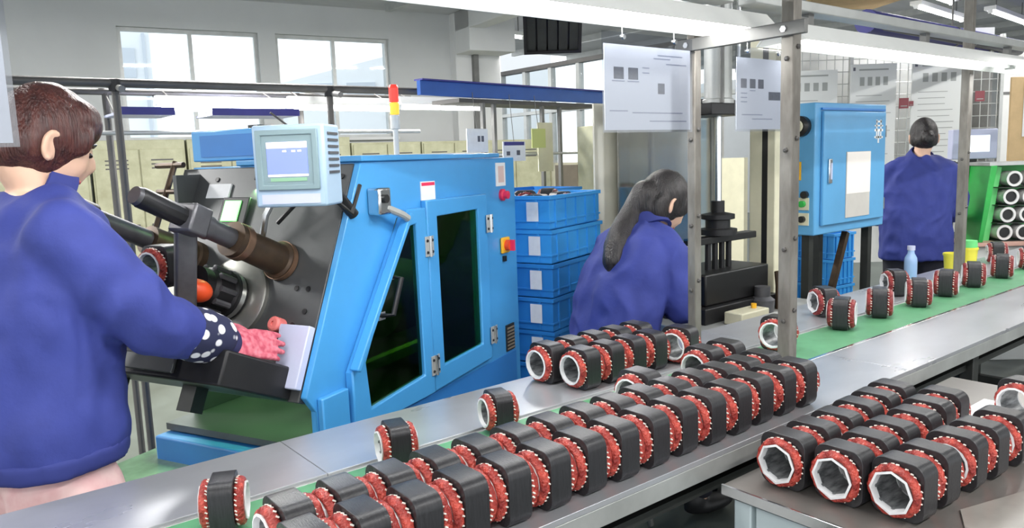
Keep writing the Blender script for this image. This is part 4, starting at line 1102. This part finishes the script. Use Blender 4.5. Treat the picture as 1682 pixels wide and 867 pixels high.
bx('work_bed', (-0.35, -0.12, 0.72), (0.24, 0.3, 0.76), M['dark_leg'], tmm, 0.004)
bx('cabinet', (-0.33, -0.08, 0), (0.22, 0.28, 0.72), M['white_metal'], tmm, 0.006)
MB().lathe([(0, 0), (0.045, 0), (0.045, 0.05), (0.03, 0.06), (0, 0.06)], 18, T(0.07, -0.04, 0.76)).build('work_nest', M['black_metal'], tmm)
bx('left_block', (-0.30, 0.02, 0.76), (-0.10, 0.2, 1.30), M['tool_grey'], tmm, 0.004)
bx('left_block_slot', (-0.27, 0.018, 1.0), (-0.23, 0.0195, 1.26), M['label_white'], tmm)
# green ring rack
gr = thing('ring_rack', 'bright green slanted rack holding white rings at the right edge', 'rack', (5.40, 1.98, 0), R(-42))
bx('stand', (0.0, 0.02, 0), (0.42, 0.26, 0.76), M['white_metal'], gr, 0.005)
bx('stand_top', (-0.03, -0.02, 0.76), (0.44, 0.28, 0.785), mat('salmon_board', (214, 170, 156), 0.6), gr, 0.003)
MB().prism([(0.0, 0.7855), (0.03, 0.7855), (0.10, 1.28), (0.06, 1.28)], [], 0.0, 0.25).build('side_panel', M['rack_green'], gr, 0.004)
MB().prism([(0.03, 0.7855), (0.12, 0.7855), (0.18, 1.26), (0.10, 1.28)], [], 0.10, 0.12).build('light_liner', M['rack_green_l'], gr)
bx('back_panel', (0.03, 0.252, 0.7855), (0.43, 0.27, 1.27), M['rack_green'], gr)
bx('top_rail', (0.05, 0.0, 1.275), (0.43, 0.27, 1.295), M['light_metal'], gr)
for k in range(4):
    bx('shelf', (0.13, 0.03, 0.7855 + k * 0.115), (0.43, 0.25, 0.79 + k * 0.115), M['dark_leg'], gr)
rp = None
for k in range(4):
    for j in range(2):
        a = R(-42)
        lx, ly = 0.185 + 0.015 * k + j * 0.12, 0.08
        X_, Y_ = 5.40 + lx * math.cos(a) - ly * math.sin(a), 1.98 + lx * math.sin(a) + ly * math.cos(a)
        lb = 'white ring with a dark bore, %s up in column %s of the green rack' % (ORD[k], ['one', 'two', 'three', 'four'][j])
        if rp is None:
            rp = thing('bearing_ring', lb, 'ring', (X_, Y_, 0.791 + k * 0.115), a, 'rings in the green rack')
            MB().lathe([(0.035, 0), (0.050, 0), (0.050, 0.10), (0.035, 0.10)], 24, axis_m((0, -0.04, 0.051), (0, 1, 0)), closed=True).build('ring', M['ring_white'], rp, 0, 30)
            MB().lathe([(0.0, 0.01), (0.0348, 0.01), (0.0348, 0.09), (0, 0.09)], 20, axis_m((0, -0.04, 0.051), (0, 1, 0))).build('plug', M['black'], rp)
        else:
            t = copy_tree(rp)
            t.location = (X_, Y_, 0.791 + k * 0.115)
            t['label'] = lb
t = stator(0.520, 2.127, 1.122, R(25), 'motor stator with a white ring held on the winding machine beside the orange guide', None, 'B')
# small things on the back shelf
bo = thing('water_bottle', 'clear blue water bottle on the back shelf before the standing woman', 'bottle', (3.64, 1.615, ZC))
MB().lathe([(0, 0), (0.026, 0), (0.028, 0.004), (0.028, 0.09), (0.026, 0.105), (0.015, 0.125), (0.014, 0.14)], 20).build('body', mat('bottle_blue', (150, 180, 224), 0.2, spec=0.8), bo)
MB().lathe([(0, 0.14), (0.017, 0.14), (0.017, 0.16), (0, 0.161)], 16).build('cap', M['panel_lav'], bo)
for lb, x, y_, h, c2 in (('low yellow cup left of the far upright', 4.06, 1.60, 0.085, None), ('yellow cup with a green lid right of the far upright', 4.25, 1.60, 0.095, 1)):
    t = thing('plastic_cup', lb, 'cup', (x, y_, ZC), 0, 'yellow cups on the back shelf')
    MB().lathe([(0, 0), (0.036, 0), (0.042, h), (0.039, h), (0.034, 0.004), (0, 0.004)], 20).build('cup', M['yellow_cup'], t)
    MB().lathe([(0.0421, h - 0.012), (0.045, h - 0.012), (0.045, h - 0.002), (0.0421, h - 0.002)], 20, closed=True).build('rim', M['yellow_cup'], t)
    if c2: MB().lathe([(0, h + 0.0005), (0.04, h + 0.0005), (0.038, h + 0.035), (0, h + 0.035)], 20).build('lid', M['rack_green_l'], t)
gl = thing('wiping_cloth', 'pale green crumpled cloth on the back shelf below the bottle', 'cloth', (3.50, 1.56, ZC))
m_ = MB()
n_ = 14
vv, ff = [], []
for i in range(n_):
    for j in range(n_):
        u_, v_ = i / (n_ - 1) - 0.5, j / (n_ - 1) - 0.5
        h = 0.012 + 0.018 * max(0, noise.noise(Vector((u_ * 4, v_ * 4, 1.3)))) if abs(u_) < 0.49 and abs(v_) < 0.49 else 0.001
        vv.append((u_ * 0.24, v_ * 0.13, h))
for i in range(n_ - 1):
    for j in range(n_ - 1):
        ff.append((i * n_ + j, (i + 1) * n_ + j, (i + 1) * n_ + j + 1, i * n_ + j + 1))
m_.add(vv, ff)
m_.build('cloth', mat('pale_green_cloth', (160, 196, 170), 0.8), gl, 0, 80)

# ================================================================== PEOPLE
def remesh(mb, voxel, smooth=4, fold=None):
    me = mb.mesh('tmp')
    o = bpy.data.objects.new('tmp', me)
    COL.objects.link(o)
    md = o.modifiers.new('r', 'REMESH')
    md.mode = 'VOXEL'
    md.voxel_size = voxel
    dg = bpy.context.evaluated_depsgraph_get()
    res = bpy.data.meshes.new_from_object(o.evaluated_get(dg))
    bpy.data.objects.remove(o, do_unlink=True)
    bm = bmesh.new()
    bm.from_mesh(res)
    for _ in range(smooth):
        bmesh.ops.smooth_vert(bm, verts=bm.verts, factor=0.5, use_axis_x=True, use_axis_y=True, use_axis_z=True)
    if fold:
        bm.normal_update()
        for v in bm.verts:
            v.co += v.normal * fold(v.co)
        bmesh.ops.smooth_vert(bm, verts=bm.verts, factor=0.4, use_axis_x=True, use_axis_y=True, use_axis_z=True)
    bm.to_mesh(res)
    bm.free()
    return res
def chain(mb, pts, n=14):
    """pts: (point, radius) tapered capsule chain"""
    for p, r_ in pts:
        mb.ell(p, (r_, r_, r_), None, 14, 10)
    for (p, a), (q, b) in zip(pts[:-1], pts[1:]):
        mb.tube([p, q], [a, b], n)
def loft(mb, secs, az, n=24):
    """secs: (cx, cy, cz, r_forward, r_side, tilt) closed stack of ellipses"""
    vv, ff = [], []
    f = Vector((math.cos(az), math.sin(az), 0))
    s_ = Vector((math.sin(az), -math.cos(az), 0))
    for (cx, cy, cz, a, b, tl) in secs:
        ff_ = (f * math.cos(tl) - Vector((0, 0, 1)) * math.sin(tl))
        for k in range(n):
            t_ = 2 * PI * k / n
            ca, sa = math.cos(t_), math.sin(t_)
            e = 0.8
            ca = math.copysign(abs(ca) ** e, ca)
            sa = math.copysign(abs(sa) ** e, sa)
            vv.append(Vector((cx, cy, cz)) + ff_ * (a * ca) + s_ * (b * sa))
    m = len(secs)
    for i in range(m - 1):
        for k in range(n):
            ff.append((i * n + k, i * n + (k + 1) % n, (i + 1) * n + (k + 1) % n, (i + 1) * n + k))
    ff.append(tuple(range(n - 1, -1, -1)))
    ff.append(tuple((m - 1) * n + k for k in range(n)))
    mb.add(vv, ff)
def head_mesh(mb, mtx, k=1.0):
    """head facing local +x, centre of the skull at the origin"""
    nu, nv = 48, 32
    def g(d, c, s_): return math.exp(-((Vector(d) - Vector(c).normalized()).length / s_) ** 2)
    vv, ff = [], []
    for i in range(nv + 1):
        t = PI * i / nv
        for j in range(nu):
            a = 2 * PI * j / nu
            d = Vector((math.sin(t) * math.cos(a), math.sin(t) * math.sin(a), math.cos(t)))
            p = Vector((d.x * 0.094, d.y * 0.074, d.z * 0.115))
            if d.z < 0:                                    # narrow the jaw
                p.y *= 1 - 0.30 * (-d.z) ** 1.3
                if d.x < 0: p.x *= 1 - 0.45 * (-d.z)
                else: p.x *= 1 + 0.03 * (-d.z)
            p.x += 0.022 * g(d, (1, 0, -0.16), 0.17) + 0.010 * g(d, (1, 0, 0.02), 0.13)   # nose
            p.x += 0.010 * g(d, (1, 0, -0.48), 0.18)                                     # lips
            p.x += 0.012 * g(d, (0.75, 0, -0.75), 0.25)                                  # chin
            for s_ in (-1, 1):
                p.x -= 0.010 * g(d, (1, 0.36 * s_, 0.03), 0.17)                          # eye sockets
                p += Vector((0.006, 0.004 * s_, 0)) * g(d, (0.85, 0.55 * s_, -0.22), 0.3)  # cheeks
            vv.append(p * k)
    for i in range(nv):
        for j in range(nu):
            ff.append((i * nu + j, (i + 1) * nu + j, (i + 1) * nu + (j + 1) % nu, i * nu + (j + 1) % nu))
    mb.add(vv, ff, mtx)
    for s_ in (-1, 1):                                     # ears
        em = mtx @ T(-0.008 * k, s_ * 0.074 * k, -0.012 * k) @ Matrix.Rotation(s_ * R(-18), 4, 'Z') @ Matrix.Rotation(R(-10), 4, 'Y')
        mb.ell((0, 0, 0), (0.020 * k, 0.008 * k, 0.033 * k), em)
        mb.tube([em @ Vector((0.018 * k * math.cos(a), s_ * 0.008 * k, 0.030 * k * math.sin(a))) for a in [R(q) for q in range(40, 300, 26)]], 0.0055 * k, 8)
def face_parts(root, mtx, k=1.0):
    for s_ in (-1, 1):
        MB().ell((0.079 * k, s_ * 0.030 * k, 0.004 * k), (0.011 * k, 0.014 * k, 0.007 * k), mtx).build('eye', M['eye'], root)
        MB().tube([mtx @ Vector(p) for p in ((0.090 * k, s_ * 0.014 * k, 0.027 * k), (0.087 * k, s_ * 0.032 * k, 0.031 * k), (0.074 * k, s_ * 0.050 * k, 0.025 * k))], [0.003, 0.0035, 0.0015]).build('eyebrow', M['eye'], root)
    MB().ell((0.086 * k, 0, -0.056 * k), (0.008 * k, 0.020 * k, 0.006 * k), mtx).build('lips', M['lips'], root)
def hand(mb, wrist, dirv, palm_n, side, curl=0.5, k=1.0):
    """palm + five fingers; dirv along the hand, palm_n out of the palm, side=+1 thumb towards dirv x palm_n"""
    d = Vector(dirv).normalized()
    pn = (Vector(palm_n) - d * Vector(palm_n).dot(d)).normalized()
    sd = d.cross(pn) * side
    w = Vector(wrist)
    mb.tube([w - d * 0.02, w + d * 0.01, w + d * 0.05 * k], [0.022, 0.022, 0.020])
    M_ = Matrix(((d.x, sd.x, pn.x, w.x), (d.y, sd.y, pn.y, w.y), (d.z, sd.z, pn.z, w.z), (0, 0, 0, 1)))
    mb.ell((0.052 * k, 0, 0), (0.05 * k, 0.040 * k, 0.016 * k), M_)
    for off, ln, r_ in ((0.030, 0.070, 0.0088), (0.010, 0.078, 0.0092), (-0.010, 0.072, 0.0088), (-0.029, 0.056, 0.0078)):
        p = M_ @ Vector((0.088 * k, off * k, 0))
        a = 0.0
        pts = [(M_ @ Vector((0.06 * k, off * 0.8 * k, 0)), r_ * 1.1 * k), (p, r_ * 1.08 * k)]
        for f_ in (0.45, 0.32, 0.23):
            a += curl * (0.6 if f_ == 0.45 else 0.8)
            p = p + (d * math.cos(a) + pn * math.sin(a) + sd * off * 1.0) * ln * f_ * k
            pts.append((p, r_ * (0.98 if f_ > 0.4 else 0.88 if f_ > 0.3 else 0.78) * k))
        chain(mb, pts, 10)
    p = M_ @ Vector((0.022 * k, 0.026 * k, 0.004 * k))
    q = p + (d * 0.6 + sd * 0.7 + pn * 0.35).normalized() * 0.036 * k
    r3 = q + (d * 0.85 + sd * 0.2 + pn * 0.45).normalized() * 0.030 * k
    r4 = r3 + (d * 0.9 - sd * 0.05 + pn * 0.4).normalized() * 0.024 * k
    chain(mb, [(p, 0.013 * k), (q, 0.0105 * k), (r3, 0.0095 * k), (r4, 0.008 * k)], 10)
def cloth_fold(amp, seed, stretch=(1, 1, 1)):
    def f(co):
        p = Vector((co.x * 9 * stretch[0] + seed, co.y * 9 * stretch[1], co.z * 7 * stretch[2]))
        a = 1 - abs(noise.noise(p + Vector((noise.noise(p * 0.7) * 1.2, 0, 0)))) * 2
        b = noise.noise(p * 2.3)
        return amp * (a * 0.6 + b * 0.4 - 0.2)
    return f
def person(label, az, torso, neck, headM, arms, legs, hair, jacket_ext, glove=None, k=1.0, seed=0, trous='trousers', hands=True):
    """one continuous body; jacket, trousers, shoes and hair are children"""
    loc = Vector((torso[0][0], torso[0][1], 0))
    root = thing('person', label, 'person', loc)
    inv = T(*(-loc))
    def put(name, me, m, sm=70):
        me.transform(inv)
        return link_mesh(name, me, m, root, None, 0, sm)
    # body
    b = MB()
    head_mesh(b, headM, k)
    nb0 = headM @ Vector((-0.030, 0, -0.055))
    chain(b, [(Vector(neck), 0.058), (Vector(neck).lerp(nb0, 0.5), 0.050), (nb0, 0.052)])
    loft(b, [(c[0], c[1], c[2], c[3] * 0.86, c[4] * 0.86, c[5]) for c in torso], az)
    for i, ch in enumerate(arms):
        chain(b, [(p, r_ * 0.62) for p, r_ in ch['sleeve']] + [(ch['wrist'], 0.024)])
        if hands and not (glove and i == 0):
            hand(b, ch['wrist'], ch['dir'], ch['palm'], ch['side'], ch.get('curl', 0.5), k)
    for lg in legs:
        chain(b, [(p, r_ * 0.7) for p, r_ in lg])
    put('body', remesh(b, 0.0052, 3), M['skin'])
    # jacket
    j = MB()
    loft(j, jacket_ext + [tuple(c) for c in torso], az)
    for ch in arms:
        chain(j, ch['sleeve'])
        sh0 = ch['sleeve'][0][0]
        nk = Vector(neck) + Vector((0, 0, -0.035))
        chain(j, [(nk, 0.066), (nk.lerp(sh0, 0.55) + Vector((0, 0, 0.012)), 0.074), (sh0, ch['sleeve'][0][1])])
    put('jacket', remesh(j, 0.0085, 5, cloth_fold(0.017, seed + 3)), M['jacket'])
    # collar
    c = MB()
    up_ = (headM @ Vector((-0.02, 0, -0.10)) - Vector(neck)).normalized()
    cm = axis_m(Vector(neck) + up_ * 0.0, up_)
    c.lathe([(0.086, -0.02), (0.076, 0.036), (0.070, 0.037), (0.072, -0.02)], 28, cm, closed=True)
    me = c.mesh('collar')
    put('collar', me, M['jacket_d'])
    # trousers and shoes
    t_ = MB()
    hips = torso[0]
    t_.ell((hips[0], hips[1], hips[2] + 0.0), (hips[3] * 0.84, hips[3] * 0.84, 0.12))
    for lg in legs:
        chain(t_, lg[:-1] + [(lg[-1][0] + Vector((0, 0, 0.03)), lg[-1][1])])
    put('trousers', remesh(t_, 0.010, 4, cloth_fold(0.008, seed)), M[trous])
    f = Vector((math.cos(az), math.sin(az), 0))
    for lg in legs:
        p = lg[-1][0]
        sm = T(p.x, p.y, 0) @ Rz(az)
        sh_ = MB().ell((0.05, 0, 0.035), (0.125, 0.045, 0.035), sm).ell((-0.02, 0, 0.06), (0.05, 0.04, 0.055), sm)
        put('shoe', remesh(sh_, 0.008, 2), M['shoe'])
    hm = MB()
    hair[0](hm, headM)
    put('hair', remesh(hm, 0.006, 3, cloth_fold(0.004, seed + 9, (2.2, 2.2, 0.5))), M[hair[1]])
    fm_ = inv @ headM
    face_parts(root, fm_, k)
    return root, put

def Hm(c, az, pitch, roll=0.0):
    return T(*c) @ Rz(az) @ Matrix.Rotation(pitch, 4, 'Y') @ Matrix.Rotation(roll, 4, 'X')
V = Vector

# --- woman at the winding machine
az1 = R(24)
def hair1(mb, m):
    mb.ell((-0.010, 0, 0.020), (0.095, 0.084, 0.110), m, 28, 18)
    mb.ell((0.026, 0, 0.068), (0.072, 0.072, 0.052), m)
    mb.ell((0.060, 0.0, 0.054), (0.036, 0.062, 0.034), m)
    mb.ell((-0.048, 0, -0.040), (0.054, 0.066, 0.046), m)
    for s_ in (-1, 1):
        mb.ell((0.045, s_ * 0.064, 0.020), (0.028, 0.014, 0.036), m)
        mb.ell((-0.038, s_ * 0.062, -0.015), (0.038, 0.020, 0.046), m)
    mb.ell((-0.112, 0, -0.040), (0.026, 0.028, 0.028), m)
    chain(mb, [(m @ V((-0.118, 0, -0.05)), 0.028), (m @ V((-0.150, 0, -0.10)), 0.032), (m @ V((-0.150, 0, -0.17)), 0.022), (m @ V((-0.145, 0, -0.21)), 0.008)])
sw = R(0)
torso1 = [(0.175, 1.905, 0.85, 0.148, 0.205, 0), (0.178, 1.905, 0.93, 0.146, 0.205, 0), (0.190, 1.91, 1.05, 0.143, 0.20, 0), (0.205, 1.915, 1.17, 0.140, 0.205, 0.05), (0.220, 1.92, 1.265, 0.125, 0.20, 0.1), (0.230, 1.925, 1.33, 0.100, 0.165, 0.12), (0.240, 1.932, 1.378, 0.075, 0.09, 0.15)]
arms1 = [dict(sleeve=[(V((0.255, 1.775, 1.288)), 0.080), (V((0.335, 1.735, 1.170)), 0.076), (V((0.400, 1.745, 1.098)), 0.068), (V((0.478, 1.800, 1.058)), 0.058)], wrist=V((0.545, 1.814, 1.022)), dir=V((0.82, 0.24, -0.26)), palm=V((-0.1, 0.75, -0.6)), side=1, curl=0.28),
         dict(sleeve=[(V((0.315, 2.075, 1.28)), 0.076), (V((0.36, 2.12, 1.14)), 0.068), (V((0.39, 2.10, 1.06)), 0.060), (V((0.45, 2.01, 1.05)), 0.052)], wrist=V((0.475, 1.965, 1.05)), dir=V((0.5, -0.6, -0.2)), palm=V((0.2, -0.3, -1)), side=-1, curl=0.6)]
fl = V((math.cos(az1), math.sin(az1), 0))
rl = V((math.sin(az1), -math.cos(az1), 0))
c1 = V((0.175, 1.905, 0))
legs1 = [[(c1 + rl * 0.09 * s_ + V((0, 0, 0.74)), 0.115), (c1 + rl * 0.095 * s_ + fl * 0.02 + V((0, 0, 0.44)), 0.088), (c1 + rl * 0.10 * s_ + V((0, 0, 0.09)), 0.065)] for s_ in (1, -1)]
h1 = Hm((0.256, 1.928, 1.490), R(10), R(24))
p1, put1 = person('woman in a blue work jacket and pink trousers reaching to the winding machine', az1, torso1, (0.240, 1.932, 1.372), h1, arms1, legs1, (hair1, 'hair_br'),
                  [(0.173, 1.905, 0.822, 0.146, 0.200, 0)], glove=True, seed=1, trous='pink')
g_ = MB()
hand(g_, V((0.548, 1.814, 1.020)), V((0.86, 0.10, -0.22)), V((0.05, 0.75, -0.6)), 1, 0.13, 1.08)
put1('glove', remesh(g_, 0.0042, 2), M['glove'])
s_ = MB()
chain(s_, [(V((0.462, 1.790, 1.066)), 0.060), (V((0.500, 1.806, 1.048)), 0.064), (V((0.540, 1.818, 1.028)), 0.058)])
put1('oversleeve', remesh(s_, 0.006, 3, cloth_fold(0.005, 4)), M['floral'])
s_ = MB()
chain(s_, [(V((0.540, 1.818, 1.028)), 0.055), (V((0.564, 1.822, 1.014)), 0.044), (V((0.574, 1.825, 1.010)), 0.034)])
put1('cuff', remesh(s_, 0.006, 3, cloth_fold(0.004, 5)), mat('navy_cuff', (40, 42, 84), 0.8))
# hem band of the jacket
hb = MB()
loft(hb, [(0.173, 1.905, 0.816, 0.149, 0.204, 0), (0.173, 1.905, 0.860, 0.152, 0.208, 0)], az1)
put1('hem_band', remesh(hb, 0.008, 2, cloth_fold(0.004, 8)), M['jacket_d'])

# --- woman bending at the press
az2 = R(-12)
def hair2(mb, m):
    mb.ell((-0.012, 0, 0.020), (0.102, 0.086, 0.112), m, 28, 18)
    mb.ell((0.032, 0, 0.066), (0.078, 0.074, 0.055), m)
    mb.ell((-0.055, 0, -0.045), (0.062, 0.068, 0.065), m)
    for s_ in (-1, 1):
        mb.ell((0.040, s_ * 0.066, 0.015), (0.034, 0.015, 0.045), m)
        mb.ell((-0.035, s_ * 0.062, -0.03), (0.045, 0.024, 0.065), m)
h2 = Hm((2.300, 1.955, 1.232), R(-14), R(36))
def hair2b(mb, m):
    hair2(mb, m)
    chain(mb, [(m @ V((-0.085, 0.0, -0.02)), 0.060), (V((2.175, 2.000, 1.200)), 0.046), (V((2.105, 1.985, 1.140)), 0.048), (V((2.050, 1.962, 1.085)), 0.052), (V((2.018, 1.950, 1.040)), 0.042), (V((2.002, 1.944, 1.005)), 0.018)])
torso2 = [(2.045, 1.99, 0.66, 0.135, 0.185, 0.0), (2.055, 1.99, 0.78, 0.135, 0.190, 0.05), (2.085, 1.985, 0.90, 0.135, 0.195, 0.15), (2.125, 1.98, 1.00, 0.125, 0.20, 0.3), (2.165, 1.975, 1.075, 0.105, 0.190, 0.45), (2.20, 1.97, 1.125, 0.075, 0.12, 0.6), (2.225, 1.965, 1.15, 0.055, 0.07, 0.7)]
arms2 = [dict(sleeve=[(V((2.175, 1.815, 1.045)), 0.072), (V((2.200, 1.785, 0.94)), 0.066), (V((2.205, 1.785, 0.86)), 0.060), (V((2.255, 1.87, 0.845)), 0.050)], wrist=V((2.28, 1.92, 0.84)), dir=V((0.5, 0.8, -0.05)), palm=V((0, 0.5, -1)), side=1, curl=0.5),
         dict(sleeve=[(V((2.225, 2.13, 1.05)), 0.072), (V((2.33, 2.16, 0.94)), 0.062), (V((2.40, 2.16, 0.89)), 0.058), (V((2.45, 2.14, 0.92)), 0.048)], wrist=V((2.485, 2.12, 0.935)), dir=V((0.9, -0.2, 0)), palm=V((0, -0.4, -1)), side=-1, curl=0.5)]
f2 = V((math.cos(az2), math.sin(az2), 0))
q2 = V((math.sin(az2), -math.cos(az2), 0))
c2 = V((2.045, 1.99, 0))
legs2 = [[(c2 + q2 * 0.09 * s_ + V((0, 0, 0.65)), 0.105), (c2 + q2 * 0.10 * s_ + f2 * 0.36 + V((0, 0, 0.56)), 0.08), (c2 + q2 * 0.10 * s_ + f2 * 0.33 + V((0, 0, 0.09)), 0.055)] for s_ in (1, -1)]
person('woman with a long dark ponytail in a blue jacket bent over the press', az2, torso2, (2.225, 1.965, 1.15), h2, arms2, legs2, (hair2b, 'hair_bk'), [(2.043, 1.99, 0.60, 0.135, 0.185, 0)], seed=21)
stl = thing('work_stool', 'round stool under the bending woman', 'stool', (2.02, 2.0, 0))
MB().lathe([(0, 0.48), (0.15, 0.48), (0.16, 0.49), (0.16, 0.51), (0.15, 0.52), (0, 0.52)], 28).build('seat', M['black'], stl)
for a in (45, 135, 225, 315):
    MB().tube([(0.1 * math.cos(R(a)), 0.1 * math.sin(R(a)), 0.48), (0.16 * math.cos(R(a)), 0.16 * math.sin(R(a)), 0)], 0.012, 8).build('leg', M['grey_metal'], stl)

# --- woman standing with her back to us
az3 = R(40)
def hair3(mb, m):
    mb.ell((-0.012, 0, 0.020), (0.100, 0.084, 0.110), m, 28, 18)
    mb.ell((0.032, 0, 0.066), (0.076, 0.072, 0.054), m)
    mb.ell((-0.050, 0, -0.045), (0.058, 0.066, 0.055), m)
    for s_ in (-1, 1):
        mb.ell((-0.030, s_ * 0.062, -0.02), (0.045, 0.020, 0.05), m)
    mb.ell((-0.108, -0.01, -0.045), (0.036, 0.042, 0.044), m)
h3 = Hm((5.27, 2.285, 1.468), R(30), R(22))
c3 = V((5.20, 2.285, 0))
torso3 = [(5.165, 2.265, 0.74, 0.140, 0.215, 0), (5.17, 2.268, 0.86, 0.140, 0.215, 0), (5.18, 2.275, 0.98, 0.138, 0.212, 0), (5.19, 2.28, 1.12, 0.135, 0.215, 0.05), (5.205, 2.285, 1.225, 0.120, 0.21, 0.1), (5.22, 2.285, 1.295, 0.095, 0.17, 0.12), (5.235, 2.287, 1.345, 0.068, 0.085, 0.15)]
arms3 = [dict(sleeve=[(V((5.325, 2.145, 1.235)), 0.078), (V((5.375, 2.11, 1.08)), 0.070), (V((5.385, 2.115, 0.98)), 0.064), (V((5.50, 2.20, 0.95)), 0.05)], wrist=V((5.55, 2.24, 0.945)), dir=V((0.75, 0.6, 0)), palm=V((0, 0.2, -1)), side=1),
         dict(sleeve=[(V((5.095, 2.425, 1.225)), 0.078), (V((5.09, 2.455, 1.06)), 0.070), (V((5.12, 2.50, 0.96)), 0.062), (V((5.26, 2.55, 0.95)), 0.05)], wrist=V((5.33, 2.56, 0.95)), dir=V((0.9, 0.2, 0)), palm=V((0, -0.2, -1)), side=-1)]
f3 = V((math.cos(az3), math.sin(az3), 0))
q3 = V((math.sin(az3), -math.cos(az3), 0))
legs3 = [[(V((5.165, 2.265, 0.74)) + q3 * 0.09 * s_, 0.11), (V((5.165, 2.265, 0.42)) + q3 * 0.095 * s_ + f3 * 0.02, 0.08), (V((5.165, 2.265, 0.09)) + q3 * 0.10 * s_, 0.06)] for s_ in (1, -1)]
person('woman in a blue jacket standing with her back turned beside the blue cabinet', az3, torso3, (5.235, 2.287, 1.34), h3, arms3, legs3, (hair3, 'hair_bk'), [(5.163, 2.264, 0.685, 0.142, 0.215, 0)], seed=40)
